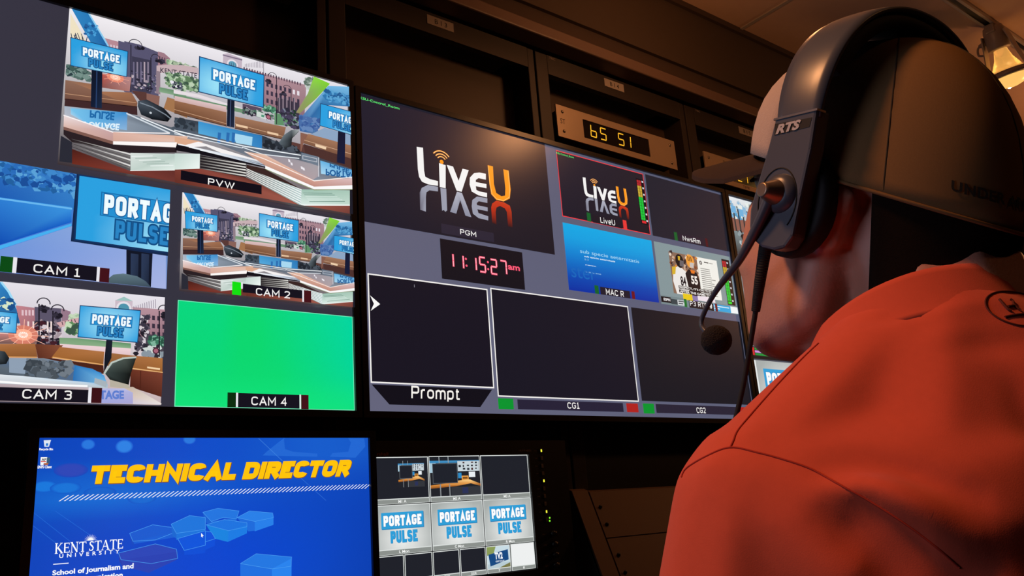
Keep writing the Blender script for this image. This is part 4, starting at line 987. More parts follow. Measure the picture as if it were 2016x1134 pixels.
# ------------------------------------------------------------------ desk and desktop monitor
DY = -0.10
t = thing('console_desk', 'dark console desk top below the screens', 'desk', (0.4, -0.45, 0.0))
obj('desk_top', bx(newbm(), -1.6, 0.47, -0.78, 0.05, 0.70, 0.735, 0.006), M_DESK, t)
for x in (-1.55, -0.6, 0.40): obj('leg_panel', bx(newbm(), x, x + .03, -0.70, 0.03, 0.0, 0.70), M_DESK, t)
DX0, DX1, DZ1 = -0.568, -0.057, 1.241
DZ0 = DZ1 - 0.511 * 9 / 16
mon = monitor(DX0, DX1, DZ0, DZ1, DY, 'desktop monitor showing yellow TECHNICAL DIRECTOR title on blue', deep=0.04, bez=0.012, name='desktop_monitor', bl=0.018)
obj('stand_neck', bx(newbm(), -0.345, -0.28, DY + .035, DY + .055, 0.75, 1.05, 0.004), M_BLACK, mon)
obj('stand_foot', bx(newbm(), -0.43, -0.195, DY - .06, DY + .12, 0.735, 0.75, 0.004), M_BLACK, mon)
q = Pic()
N, M = 16, 10; q.n += 1
def dcol(u, v):
    c = mix(rgb('#0f4cc8'), rgb('#0b3aa6'), abs(u - .45) * .9)
    c = mix(c, rgb('#1a78dc'), .75 * math.exp(-((u - .18) / .3) ** 2 - ((v - .27) / .09) ** 2))
    c = mix(c, rgb('#0846d2'), .8 * math.exp(-((u - .5) / .3) ** 2 - ((v - .65) / .25) ** 2))
    c = mix(c, rgb('#1f6cd8'), .6 * math.exp(-((u - .85) / .25) ** 2 - ((v - .05) / .15) ** 2))
    return mix(c, rgb('#0a2f96'), .7 * max(0, u - .8) * 3 * max(0, v - .25))
fx = lambda u: DX0 + (DX1 - DX0) * u; fz = lambda v: DZ1 + (DZ0 - DZ1) * v
for i in range(N):
    for j in range(M):
        k = [(i / N, j / M), ((i + 1) / N, j / M), ((i + 1) / N, (j + 1) / M), (i / N, (j + 1) / M)]
        q.poly([(fx(u), fz(v)) for u, v in k], [dcol(u, v) for u, v in k], False)
K7 = Px(0, 840, 3.8575, DY); K8 = Px(380, 840, 3.8575, DY)
def soft(x, z, rx, rz, c_in, c_out, n=20):
    q.n += 1
    for k in range(n):
        a, b = 6.2832 * k / n, 6.2832 * (k + 1) / n
        q.poly([(x, z), (x + rx * .7 * math.cos(a), z + rz * .7 * math.sin(a)), (x + rx * .7 * math.cos(b), z + rz * .7 * math.sin(b))], [c_in, c_in, c_in], False)
        q.poly([(x + rx * .7 * math.cos(a), z + rz * .7 * math.sin(a)), (x + rx * math.cos(a), z + rz * math.sin(a)), (x + rx * math.cos(b), z + rz * math.sin(b)), (x + rx * .7 * math.cos(b), z + rz * .7 * math.sin(b))], [c_in, c_out, c_out, c_in], False)
for x, y, r, ci in ((670, 135, .0095, '#2a78de'), (945, 150, .0125, '#2f82e4'), (1440, 95, .010, '#2a78de')):
    a = K7.p(x, y); soft(a[0], a[1], r, r * .8, ci, '#1650c8')
for x, y, rx, c in ((340, 455, .016, '#1a78dc'), (500, 465, .02, '#1a74d8'), (760, 500, .022, '#1764cc'), (1080, 545, .02, '#176ad2')):
    a = K7.p(x, y); soft(a[0], a[1], rx, .008, c, '#1258c8')
a = K7.p(540, 330); soft(a[0], a[1], .022, .010, '#3048b8', '#1a48bc')
q.poly(K8(560, 190, 700, 88, 1300, 88, 1310, 150, 1235, 235, 1040, 228, 1060, 200, 1180, 190, 1200, 120, 1180, 88, 690, 88, 700, 170, 760, 190, 945, 205, 945, 228, 530, 218), '#2468d4')
def cube(K, pts, top, lf, rt):
    q.poly(K(*pts[0]), top); q.poly(K(*pts[1]), lf); q.poly(K(*pts[2]), rt)
    q.line(K(*pts[0]), .0006, '#4a9cf0', close=True)
cube(K8, ((75, 650, 190, 620, 350, 640, 330, 700, 230, 690, 140, 720), (75, 650, 140, 720, 140, 760, 90, 720), (140, 720, 330, 695, 335, 740, 140, 760)), '#2476e0', '#1a62d2', '#2070dc')
cube(K8, ((335, 690, 430, 640, 605, 655, 612, 690, 470, 720), (335, 690, 470, 720, 470, 790, 420, 795), (470, 720, 612, 675, 612, 745, 470, 795)), '#2a80e8', '#1f6cdc', '#2880ea')
cube(K8, ((100, 745, 240, 705, 410, 730, 410, 760, 270, 790), (100, 745, 270, 790, 265, 875, 165, 850), (270, 790, 412, 745, 410, 810, 265, 875)), '#1f74e0', '#1a84e0', '#1c7ce4')
cube(K8, ((-60, 790, 0, 780, 140, 800, 170, 850, 20, 900, -60, 900), (-60, 840, 20, 900, 20, 960, -60, 940), (20, 900, 170, 850, 165, 905, 0, 975)), '#0f54dc', '#0c4cd4', '#0d50d8')
cube(K8, ((360, 1040, 480, 965, 750, 990, 745, 1060, 600, 1080), (360, 1040, 600, 1080, 600, 1160, 360, 1160), (600, 1080, 750, 1000, 748, 1160, 600, 1160)), '#2478e2', '#2070e0', '#2a84ee')
cube(K7, ((985, 810, 1160, 745, 1340, 770, 1335, 800, 1180, 860, 1010, 870), (985, 810, 1010, 870, 1020, 900, 1000, 890), (1010, 870, 1335, 800, 1330, 840, 1020, 890)), '#1a5cd0', '#164cc0', '#1a60d4')
cube(K7, ((1300, 740, 1440, 675, 1560, 690, 1560, 780, 1340, 810), (1300, 740, 1340, 810, 1340, 850, 1310, 830), (1340, 810, 1560, 780, 1560, 840, 1340, 860)), '#1f76dc', '#1a68d2', '#1c74dc')
cube(K7, ((900, 960, 1180, 890, 1340, 930, 1350, 1000, 1150, 1040, 920, 1010), (900, 960, 920, 1010, 930, 1060, 905, 1020), (920, 1010, 1350, 950, 1345, 1010, 1130, 1110, 930, 1060)), '#2c48b8', '#2840ac', '#2a44b4')
cube(K7, ((1350, 850, 1560, 790, 1560, 900, 1400, 940), (1350, 850, 1400, 940, 1400, 975, 1350, 960), (1400, 940, 1560, 900, 1560, 960, 1400, 975)), '#0d56dc', '#0a48cc', '#0c50d6')
for pts in ((240, 640, 620, 940), (235, 740, 560, 985), (420, 640, 880, 960)): q.line(K7(*pts), .0006, '#2468d4')
q.line(K8(500, 90, 680, 260), .0005, '#4a90e8'); q.line(K8(820, 390, 1010, 560), .0005, '#3a7cdc')
# title and hatched rule
def title(u, v, dx=0.0, dz=0.0):
    f = bil(K7(670, 296, 2680, 250, 2662, 376, 676, 436)); a = f(u, v); return (a[0] + dx, a[1] + dz)
strokes(q, 'TECHNICAL DIRECTOR', lambda u, v: title(u, v, .0006, -.0007), '#7a4a28', th=.325, gap=.045, wide=1.0, shear=.20, th_grow=.03)
strokes(q, 'TECHNICAL DIRECTOR', title, '#ffc40c', th=.325, gap=.045, wide=1.0, shear=.20)
za = K7.p(490, 522)[1]; zc = K7.p(445, 566)[1]; xa = K7.p(445, 566)[0]; xb = fx(1.0); q.n += 1; n = 74
for k in range(n):
    x = xa + (xb - xa - .010) * k / (n - 1); q.poly([(x, zc), (x + .0018, zc), (x + .0128, za), (x + .0110, za)], '#f4f8ff', False)
# icons
a = K7.box(332, 104, 384, 152); q.poly([(a[0], a[1]), (a[2], a[1] + .0004), (a[2] - .002, a[3]), (a[0] + .0015, a[3])], '#dfe8f4'); q.rect(a[0] + .003, a[1] - .004, a[0] + .006, a[1] - .0075, '#2f7cd0')
q.text('Recycle Bin', *K7.box(300, 162, 402, 184), '#ffffff', bold=.03)
q.rect(*K7.box(310, 232, 356, 278), '#f6f6f6'); q.text('AP', *K7.box(316, 240, 350, 260), '#15151a', bold=.03); q.rect(*K7.box(310, 262, 350, 268), '#d83a2a'); q.rect(*K7.box(356, 234, 378, 282), '#3a5c7c'); q.rect(*K7.box(308, 272, 330, 292), '#f4f8fc'); q.rect(*K7.box(334, 276, 366, 290), '#b8683a')
q.text('ENPS Client', *K7.box(287, 296, 392, 316), '#ffffff', bold=.03)
# university wordmark in drawn roman capitals
SER = {'K': (.95, [(.18, 0, .18, 1, .17), (.22, .45, .80, 1, .07), (.36, .58, .90, 0, .17)], [(.02, 0, .36), (.02, 1, .36), (.62, 1, .95), (.70, 0, 1.0)]),
       'E': (.78, [(.18, 0, .18, 1, .17), (.1, .96, .74, .96, .08), (.1, .04, .78, .04, .08), (.2, .52, .6, .52, .07), (.72, .98, .72, .80, .06), (.76, .02, .76, .24, .06), (.6, .62, .6, .42, .05)], []),
       'N': (1.0, [(.18, 0, .18, 1, .07), (.84, 0, .84, 1, .07), (.14, 1, .84, 0, .17)], [(.02, 0, .34), (.0, 1, .3), (.68, 1, 1.0)]),
       'T': (.85, [(.45, 0, .45, 1, .17), (.03, .96, .87, .96, .08), (.05, 1, .03, .78, .06), (.85, 1, .87, .78, .06)], [(.25, 0, .65)]),
       'S': (.62, [(.56, .94, .52, .78, .05), (.52, .86, .36, .97, .10), (.36, .97, .16, .88, .12), (.16, .88, .12, .72, .14), (.12, .72, .28, .58, .16), (.28, .58, .48, .42, .16), (.48, .42, .54, .24, .15), (.54, .24, .42, .07, .13), (.42, .07, .22, .03, .10), (.22, .03, .07, .14, .08), (.06, .26, .06, .02, .05)], []),
       'A': (.95, [(.06, 0, .46, 1, .07), (.46, 1, .84, 0, .17), (.2, .36, .7, .36, .07)], [(-.06, 0, .22), (.62, 0, 1.02)])}
def serif(word, f, col):
    tot = sum(SER[c][0] + .08 if c != ' ' else .30 for c in word); x = 0; q.n += 1
    for c in word:
        if c == ' ': x += .30; continue
        w, st, se = SER[c]
        for x0, z0, x1, z1, tk in st:
            dx, dz = x1 - x0, (z1 - z0); L = math.hypot(dx, dz); px_, pz = (-dz / L * tk / 2, dx / L * tk / 2)
            q.poly([f((x + a) / tot, b) for a, b in ((x0 + px_, z0 + pz), (x1 + px_, z1 + pz), (x1 - px_, z1 - pz), (x0 - px_, z0 - pz))], col, False)
        for xa_, zz, xb_ in se: q.poly([f((x + a) / tot, b) for a, b in ((xa_, zz - .03), (xb_, zz - .03), (xb_, zz + .03), (xa_, zz + .03))], col, False)
        x += w + .08
serif('KENT STATE', bil(K7(418, 888, 940, 852, 938, 924, 415, 964)), '#f8faff')
q.text('UNIVERSITY', 0, 0, 0, 0, '#f8faff', bold=.02, space=1.9, fn=bil(K7(450, 968, 908, 932, 906, 962, 450, 998)))
a = K7.p(688, 864); q.n += 1
for k in range(11):
    an = math.radians(8 + k * 16.4); q.poly([(a[0] + .0032 * math.cos(an - .12), a[1] + .0032 * math.sin(an - .12)), (a[0] + .0088 * math.cos(an), a[1] + .0088 * math.sin(an)), (a[0] + .0032 * math.cos(an + .12), a[1] + .0032 * math.sin(an + .12))], '#f8faff', False)
q.disc(a[0], a[1], .0036, '#f8faff', 10, a0=0, a1=math.pi)
q.poly(K7(405, 1042, 522, 1033, 520, 1040, 404, 1049), '#f0f4ff')
q.text('School of Journalism and', 0, 0, 0, 0, '#f8faff', bold=.035, fn=bil(K7(398, 1092, 1016, 1035, 1014, 1088, 398, 1142)))
q.text('Mass Communication', 0, 0, 0, 0, '#f8faff', bold=.035, fn=bil(K7(394, 1150, 934, 1102, 932, 1148, 394, 1196)))
q.poly(K8(62, 808, 62, 838, 68, 832, 72, 842, 76, 840, 73, 830, 82, 828), '#f4f8ff')
q.build('screen', mon, SCRD, DY + 0.0005, 0.0, (DX0, DZ1, DX1, DZ0), eps=5e-6)

# ------------------------------------------------------------------ rack mounted multiview monitor with its button column
MY = -0.02
MX0, MX1, MZ0, MZ1 = -0.006, 0.3635, 0.985, 1.2155
t = thing('rack_monitor', 'small rack monitor with PORTAGE PULSE title cards and a column of lit buttons', 'monitor', (0.2, 0.0, 0.90))
b = newbm()
for a in ((-0.030, 0.468, MZ1, 1.2450), (-0.030, 0.468, 0.945, MZ0), (-0.030, MX0, MZ0, MZ1), (MX1 + .003, 0.468, MZ0, MZ1)):
    bx(b, a[0], a[1], MY - 0.006, MY + 0.02, a[2], a[3])
obj('housing', b, M_BLACK, t)
b = newbm(); prism(b, [(MX1, MY - .006, MZ0 - .002), (MX1 + .003, MY - .006, MZ0 - .002), (MX1 + .003, MY - .006, MZ1 + .002), (MX1, MY - .006, MZ1 + .002)], (0, .01, 0))
obj('screen_edge', b, mat('grey_screen_edge', (0.05, 0.055, 0.06), 0.3), t)
obj('chassis', bx(newbm(), -0.01, 0.45, MY + .02, RY - .001, 0.95, 1.24), M_BLACK, t)
H5 = Px(720, 860, 4.1375, MY)
scr = screen(t, MX0, MX1, MZ0, MZ1, MY, '#0c0d10')
rows = [(1.2150, 1.1400, 1.1310), (1.1275, 1.0500, 1.0400), (1.0385, 0.0, 0.0)]
cx = [(MX0, .1145), (.1165, .2380), (.2400, .3630)]
def tile(r, word, draw=None, lab_h=.0085, bg='#20222a', dark=False):
    x0, z1, x1, z0 = r; q = Pic()
    q.rect(x0, z1, x1, z0, '#dfe4e2'); q.rect(x0 + .0014, z1 - .0014, x1 - .0014, z0 + lab_h + .0012, bg)
    if draw: draw(q, (x0 + .0014, z1 - .0014, x1 - .0014, z0 + lab_h + .0012))
    q.rect(x0 + .0012, z0 + lab_h - .0004, x1 - .0012, z0 + .0006, '#8c918d')
    if word:
        w = min(.0055 * len(word) * .78, (x1 - x0) * .6); c = (x0 + x1) / 2; q.text(word, c - w / 2, z0 + lab_h * .8, c + w / 2, z0 + lab_h * .2, '#f4f6f4', bold=.02)
    q.build('video_window', scr, SCRD, MY - 0.0008, 0.0, r)
def room_pic(q, r, black=True):
    x0, z1, x1, z0 = r; fx = lambda u: x0 + (x1 - x0) * u; fz = lambda v: z1 + (z0 - z1) * v
    R_ = lambda u0, v0, u1, v1, c: q.rect(fx(u0), fz(v0), fx(u1), fz(v1), c)
    R_(0, 0, 1, 1, '#22242a'); R_(0, .10, 1, .16, '#3f8cc0'); R_(.0, .16, .12, .40, '#a8c8d8')
    R_(.55, .12, .99, .38, '#c8d4da')
    for i in range(5):
        for j in range(3): 
            if random.random() < .8: R_(.57 + i * .085, .14 + j * .08, .57 + i * .085 + random.uniform(.02, .05), .17 + j * .08 + random.uniform(.0, .03), random.choice(['#1c1e24', '#3a3e46', '#4a2a28', '#1a1c22']))
    R_(.55, .42, .62, .56, '#2f8cc8'); R_(.77, .40, .90, .54, '#e8eef2'); R_(.62, .50, .76, .62, '#e8a04a'); R_(.64, .53, .74, .58, '#7c4a1c')
    q.poly([(fx(0), fz(.72)), (fx(.3), fz(.68)), (fx(.55), fz(.62)), (fx(.78), fz(.60)), (fx(1), fz(.72)), (fx(1), fz(.78)), (fx(.8), fz(.70)), (fx(.5), fz(.76)), (fx(0), fz(.80))], ['#d88a3a', '#c87c34', '#f0b060', '#ffd48a', '#a8642a', '#7c4a20', '#e8a050', '#a05c24', '#8c5020'])
    R_(.40, .78, 1, 1, '#34363c'); R_(.62, .80, .74, .95, '#2c3358')
    for u in (.18, .36): R_(u, .0, u + .015, .16, '#9aa2a6'); R_(u, .7, u + .02, 1, '#8a8f92')
    R_(.05, .17, .54, .68, '#20232c'); q.frame(fx(.05), fz(.17), fx(.54), fz(.68), .001, '#5f666c')
tile((cx[0][0], 1.2150, cx[0][1], 1.1290), 'M1 A', lambda q, r: room_pic(q, (r[0] + .052, r[1] - .006, r[2] - .008, r[3] + .020)))
tile((cx[1][0], 1.2155, cx[1][1], 1.1290), 'M2 A', room_pic)
tile((cx[2][0], 1.2155, cx[2][1], 1.1285), 'M3 A')
for (xa, xb), w in zip(cx, ('L Mon', 'C Mon', 'R Mon')): tile((xa, 1.1275, xb, 1.0395), w, lambda q, r: pulse_card(q, r))
xs = [MX0, .0535, .1150, .1765, .2390, .3000, .3630]
def tv2(q, r):
    x0, z1, x1, z0 = r; fx = lambda u: x0 + (x1 - x0) * u; fz = lambda v: z1 + (z0 - z1) * v
    q.rect(*r, '#c8dce4'); q.poly([(fx(0), fz(0)), (fx(.4), fz(0)), (fx(.3), fz(.3)), (fx(0), fz(.4))], '#8a9c58'); q.poly([(fx(0), fz(.8)), (fx(1), fz(.75)), (fx(1), fz(1)), (fx(0), fz(1))], '#b8ccd4'); q.poly([(fx(.5), fz(1)), (fx(1), fz(.8)), (fx(1), fz(1))], '#7c7a4a')
    q.poly([(fx(.06), fz(.35)), (fx(.93), fz(.18)), (fx(.94), fz(.66)), (fx(.12), fz(.90))], '#184a82')
    q.text('TV2', fx(.33), fz(.28), fx(.68), fz(.60), '#f0f6fa', bold=.05); q.text('KENT STATE', fx(.36), fz(.66), fx(.74), fz(.74), '#dce8f0', bold=.03)
for k in range(6):
    tile((xs[k] + .001, 1.0380, xs[k + 1] - .001, .9870), ('', '', 'EXT', 'DDR', '7', '8')[k], tv2 if k == 4 else None, lab_h=.0075, bg='#eef0f0' if k == 5 else '#20222a')
hz = MY - .006
flat_text('maker_name', 'marshall', -.0135, 1.2235, .0245, 1.2175, hz, mat('dim_red_print', (0.40, 0.14, 0.10), .6), t, depth=.0003)
flat_text('model_print', 'V-R171P-HDSDI', .336, 1.2255, .370, 1.2215, hz, M_GREYTXT, t, depth=.0003)
M_LEDY = mat('lit_key_yellow', (0.2, 0.2, 0.02), 0.4, emit='#f2f23a', estr=1.6)
M_LEDG = mat('lit_dot_green', (0.05, 0.2, 0.02), 0.4, emit='#7af02a', estr=1.6)
M_KEY = mat('dark_grey_key', (0.14, 0.12, 0.11), 0.5)
ys = [116, 178, 240, 300, 361, 424, 485, 548, 611, 676]; xk = [1411, 1416, 1420, 1426, 1432, 1436, 1441, 1446, 1453, 1457]
for k, (x, y) in enumerate(zip(xk, ys)):
    a = H5.p(x, y); w, h = .0032, .0042
    lit = k in (0, 4, 8)
    o = obj('button', bx(newbm(), a[0] - w, a[0] + w, hz - .002, hz, a[1] - h, a[1] + h, .0006), M_KEY, t)
    if lit: obj('button_light', bx(newbm(), a[0] - w * .5, a[0] + w * .5, hz - .0024, hz - .0019, a[1] - h * .6, a[1] + h * .6), M_LEDY, o)
    flat_text('key_print', ('POWER', 'STANDARD', 'MENU', 'SCREEN', 'A', 'FREEZE', 'B', 'SPLIT', 'C', 'D')[k], a[0] - .0185, a[1] + .001, a[0] - .0115, a[1] - .001, hz, M_GREYTXT, t, depth=.0002)
for y in (661, 685):
    a = H5.p(1483, y); obj('status_light', bx(newbm(), a[0] - .0012, a[0] + .0012, hz - .001, hz, a[1] - .0016, a[1] + .0016), M_LEDG, t)
for y, x in ((790, 1508), (876, 1518), (962, 1526), (1046, 1530)):
    a = H5.p(x - 6, y); b = newbm(); lathe(b, [(0, .012), (.0055, .012), (.006, 0)], (a[0], hz, a[1]), (0, -1, 0), 16); obj('knob', b, mat('knob_dark', (0.02, 0.02, 0.02), 0.25), t)
    flat_text('key_print', ('BRIGHT', 'CONTRAST', 'CHROMA', 'TINT')[(y - 790) // 85], a[0] - .026, a[1] + .001, a[0] - .017, a[1] - .001, hz, M_GREYTXT, t, depth=.0002)

# ------------------------------------------------------------------ sloping turret at the right of it
TX0, TX1 = 0.497, 1.10
def slope(z): return 0.0 - (1.134 - z) * 0.405
t = thing('sloped_console_turret', 'brown sloping equipment turret below the red clock screen, beside the orange sleeve', 'console turret', (0.8, 0.0, 0.0))
zt, zb = 1.138, 0.735
def wedge(x0, x1, off, th, za, zb_):
    b = newbm(); n = Vector((0, -0.927, -0.375)); 
    p = [Vector((x0, slope(z), z)) for z in (za, zb_)]
    p = [p[0] - n * (-off), p[1] - n * (-off)]
    return prism(b, [p[0], p[1], p[1] - n * th, p[0] - n * th], (x1 - x0, 0, 0))
b = newbm(); prism(b, [(TX0, slope(zt) + .002, zt), (TX0, slope(zb) + .002, zb), (TX0, 0.055, zb), (TX0, 0.055, zt)], (0.016, 0, 0)); obj('side_panel', b, M_SIDE, t)
b = newbm(); prism(b, [(TX1 - .016, slope(zt) + .002, zt), (TX1 - .016, slope(zb) + .002, zb), (TX1 - .016, 0.055, zb), (TX1 - .016, 0.055, zt)], (0.016, 0, 0)); obj('side_panel', b, M_SIDE, t)
obj('front_post', wedge(TX0, TX0 + .046, .004, .012, zt, zb), M_TURRET, t)
z_ = [1.134, 1.031, 0.93, 0.83, 0.742]
for k in range(4):
    p_ = obj('blank_panel', wedge(TX0 + .051, TX1 - .02, .003, .01, z_[k], z_[k + 1] + .003), M_TURRET, t)
    for xx in (TX0 + .066, TX1 - .035):
        for zz in (z_[k] - .035, z_[k + 1] + .03):
            b = newbm(); lathe(b, [(0, .004), (.003, .004), (.0052, .0015), (.0052, 0)], (xx, slope(zz) - .003, zz), (0, -.927, -.375), 10); obj('screw', b, M_BLACK, p_)
obj('base_box', bx(newbm(), TX0 + .02, TX1 - .02, -0.17, 0.055, 0.0, 0.735), M_DESK, t)
obj('floor_plinth', bx(newbm(), TX0, TX1, -0.19, 0.055, 0.735, 0.7395), M_DESK, t)

# ------------------------------------------------------------------ ceiling track with its spotlight
TY = -0.487
t = thing('ceiling_light_track', 'cream ceiling light track with a black slot, at the top right', 'light track', (1.2, TY, CEIL))
M_CREAM = mat('cream_metal', (0.50, 0.42, 0.36), 0.45)
b = newbm(); bx(b, -1.2, 3.6, TY - .018, TY - .009, CEIL - .02, CEIL - .004); bx(b, -1.2, 3.6, TY + .009, TY + .018, CEIL - .02, CEIL - .004); bx(b, -1.2, 3.6, TY - .018, TY + .018, CEIL - .006, CEIL - .0005)
obj('channel', b, M_CREAM, t)
obj('slot', bx(newbm(), -1.195, 3.595, TY - .009, TY + .009, CEIL - .014, CEIL - .006), M_BLACK, t)
M_LAMPW = mat('lamp_head_enamel', (0.34, 0.27, 0.24), 0.4)
mg = D.materials.new('bulb_glass'); mg.use_nodes = True; bs = mg.node_tree.nodes['Principled BSDF']
bs.inputs['Base Color'].default_value = (1.0, 0.86, 0.55, 1); bs.inputs['Transmission Weight'].default_value = 0.75; bs.inputs['Roughness'].default_value = 0.15
bs.inputs['Emission Color'].default_value = (1.0, 0.52, 0.14, 1); bs.inputs['Emission Strength'].default_value = 0.22
M_LENS = mat('lit_bulb_lens', (0.9, 0.7, 0.4), 0.3, emit=(1.0, 0.56, 0.14), estr=0.95)
M_HOT = mat('bulb_filament', (1, 0.8, 0.5), 0.4, emit=(1.0, 0.72, 0.36), estr=9.0)
def track_spot(X, lab, dirv):
    t = thing('track_spotlight', lab, 'spotlight', (X, TY, CEIL - .02))
    d = Vector(dirv).normalized()
    obj('adapter', bx(newbm(), X - .045, X + .045, TY - .016, TY + .016, CEIL - .05, CEIL - .018, .004), M_LAMPW, t)
    b = newbm(); lathe(b, [(.022, 0), (.024, .01), (.021, .035), (.0, .035)], (X, TY, CEIL - .035), (0, 0, -1), 20); obj('swivel', b, M_LAMPW, t)
    pv = Vector((X, TY, CEIL - .062))
    side = d.cross(Vector((0, 0, 1))).normalized()
    # socket cup, reflector bulb, ring on two arms
    b = newbm(); lathe(b, [(0, -.045), (.030, -.045), (.034, -.03), (.036, .035), (.031, .04), (.0, .04)], pv, d, 24); obj('socket_cup', b, M_LAMPW, t)
    b = newbm(); lathe(b, [(.020, .035), (.023, .05), (.030, .075), (.045, .105), (.055, .125)], pv, d, 28); obj('bulb_funnel', b, mg, t)
    rg = pv + d * .125
    b = newbm(); lathe(b, [(.054, .0), (.064, -.004), (.066, .012), (.058, .016), (.054, 0)], rg, d, 30); obj('ring', b, M_LAMPW, t)
    b = newbm(); lathe(b, [(.055, .012), (.055, .020), (.050, .034), (.034, .046), (.016, .051), (.0, .052)], rg, d, 28); lens = obj('bulb_lens', b, M_LENS, t)
    b = newbm(); lathe(b, [(0, -.007), (.006, -.004), (.007, 0), (.006, .004), (0, .007)], rg + d * .048 + side * -.012, d, 12); obj('filament_glare', b, M_HOT, lens)
    for s in (-1, 1):
        b = newbm(); w = side * s
        p0 = pv + w * .034 - d * .02; p1 = rg + w * .060
        n2 = d.cross(side) * .016
        prism(b, [p0 - n2 * 1.6, p0 + n2 * 1.6, p1 + n2, p1 - n2], w * .004); obj('arm', b, M_LAMPW, t)
    b = newbm(); lathe(b, [(.0, 0), (.008, 0), (.009, .012), (.006, .022), (0, .022)], pv - side * .036, -side, 14); obj('tilt_knob', b, M_LAMPW, t)
    b = newbm(); hk = [pv - side * .040 + Vector((0, 0, .00)), pv - side * .062 + Vector((0, 0, -.005)), pv - side * .066 + Vector((0, 0, -.03)), pv - side * .05 + Vector((0, 0, -.04))]
    tube(b, catmull(hk, 5), .004, 8); obj('pull_loop', b, M_LAMPW, t)
    return t
track_spot(2.225, 'cream track spotlight with a glowing bulb, right of the cap', (0.28, 0.0, -1.0))

# ------------------------------------------------------------------ the operator: measured head frame, smooth bodies grown from joined volumes
HP = Vector((-0.117, -1.101, 1.302))
HR = (Matrix.Rotation(-0.107, 3, 'Z') @ Matrix.Rotation(0.304, 3, 'X') @ Matrix.Rotation(0.027, 3, 'Y'))
def H(x, y, z): return HP + HR @ Vector((x, y, z))
def HV(x, y, z): return HR @ Vector((x, y, z))
_b = newbm(); bmesh.ops.create_icosphere(_b, subdivisions=2, radius=1.0); SPH = [v.co.copy() for v in _b.verts]; _b.free()
def hull(bm, parts, rot=None):
    """convex skin round several ellipsoids: (centre, radius or three radii)"""
    vs = []
    for c, r in parts:
        r = (r, r, r) if isinstance(r, (int, float)) else r
        for s in SPH:
            o = Vector((s.x * r[0], s.y * r[1], s.z * r[2]))
            if rot is not None: o = rot @ o
            vs.append(bm.verts.new(Vector(c) + o))
    g = bmesh.ops.convex_hull(bm, input=vs)
    bad = [v for v in g['geom_interior'] if isinstance(v, bmesh.types.BMVert)]
    if bad: bmesh.ops.delete(bm, geom=bad, context='VERTS')
def chain(bm, pts, rads):
    for i in range(len(pts) - 1): hull(bm, [(pts[i], rads[i]), (pts[i + 1], rads[i + 1])])
def grow(bm, voxel, smooth_n=6, fac=0.5):
    """one continuous surface round everything in bm"""
    me = D.meshes.new('tmp'); bm.to_mesh(me); bm.free()
    o = D.objects.new('tmp', me); COL.objects.link(o)
    r = o.modifiers.new('r', 'REMESH'); r.mode = 'VOXEL'; r.voxel_size = voxel; r.use_smooth_shade = True
    s = o.modifiers.new('s', 'SMOOTH'); s.factor = fac; s.iterations = smooth_n
    dg = bpy.context.evaluated_depsgraph_get()
    out = D.meshes.new_from_object(o.evaluated_get(dg))
    D.objects.remove(o); D.meshes.remove(me)
    b = newbm(); b.from_mesh(out); D.meshes.remove(out)
    for f in b.faces: f.smooth = True
    return b

M_SKIN = mat('skin', (0.60, 0.28, 0.19), 0.5, noise=0.08, nscale=60, bump=0.12, bscale=500)
M_SHIRT = mat('orange_red_knit', (0.64, 0.095, 0.050), 0.85, noise=0.05, nscale=160, bump=0.07, bscale=1200, spec=0.15, sheen=0.15)
M_SEAM = mat('shirt_seam_thread', (0.40, 0.03, 0.015), 0.9)  # thread darker than the knit
M_PRINT = mat('dark_print_on_shirt', (0.10, 0.012, 0.008), 0.8)
M_CAP = mat('olive_brown_cap_twill', (0.215, 0.120, 0.050), 0.9, noise=0.10, nscale=900, bump=0.08, bscale=2200, spec=0.1)
M_CAPF = mat('off_white_cap_front', (0.47, 0.38, 0.33), 0.9, noise=0.05, nscale=300, bump=0.25, bscale=700, spec=0.1)
M_BILL = mat('brown_cap_bill', (0.045, 0.031, 0.027), 0.9, noise=0.08, nscale=400, bump=0.2, bscale=900, spec=0.1)
M_CAPT = mat('cap_lettering', (0.02, 0.016, 0.01), 0.8)
M_HAIR = mat('dark_brown_hair', (0.010, 0.006, 0.0045), 0.95, noise=0.4, nscale=600, bump=0.25, bscale=1400, spec=0.08)
M_JEAN = mat('dark_trousers', (0.02, 0.022, 0.03), 0.9)
M_SHOE = mat('black_shoe', (0.012, 0.012, 0.012), 0.5)
M_HS = mat('headset_black_plastic', (0.075, 0.083, 0.108), 0.34, spec=0.5)
M_HS2 = mat('headset_matt_black', (0.006, 0.006, 0.006), 0.75)
M_CHROME = mat('brushed_steel', (0.62, 0.55, 0.5), 0.28, metal=1.0)
M_BADGE = mat('grey_badge_letters', (0.55, 0.5, 0.48), 0.4, metal=0.3)
M_BRONZE = mat('bronze_knob', (0.33, 0.24, 0.17), 0.35, metal=0.7)
M_FOAM = mat('black_foam', (0.007, 0.004, 0.004), 0.95, bump=1.0, bscale=700)

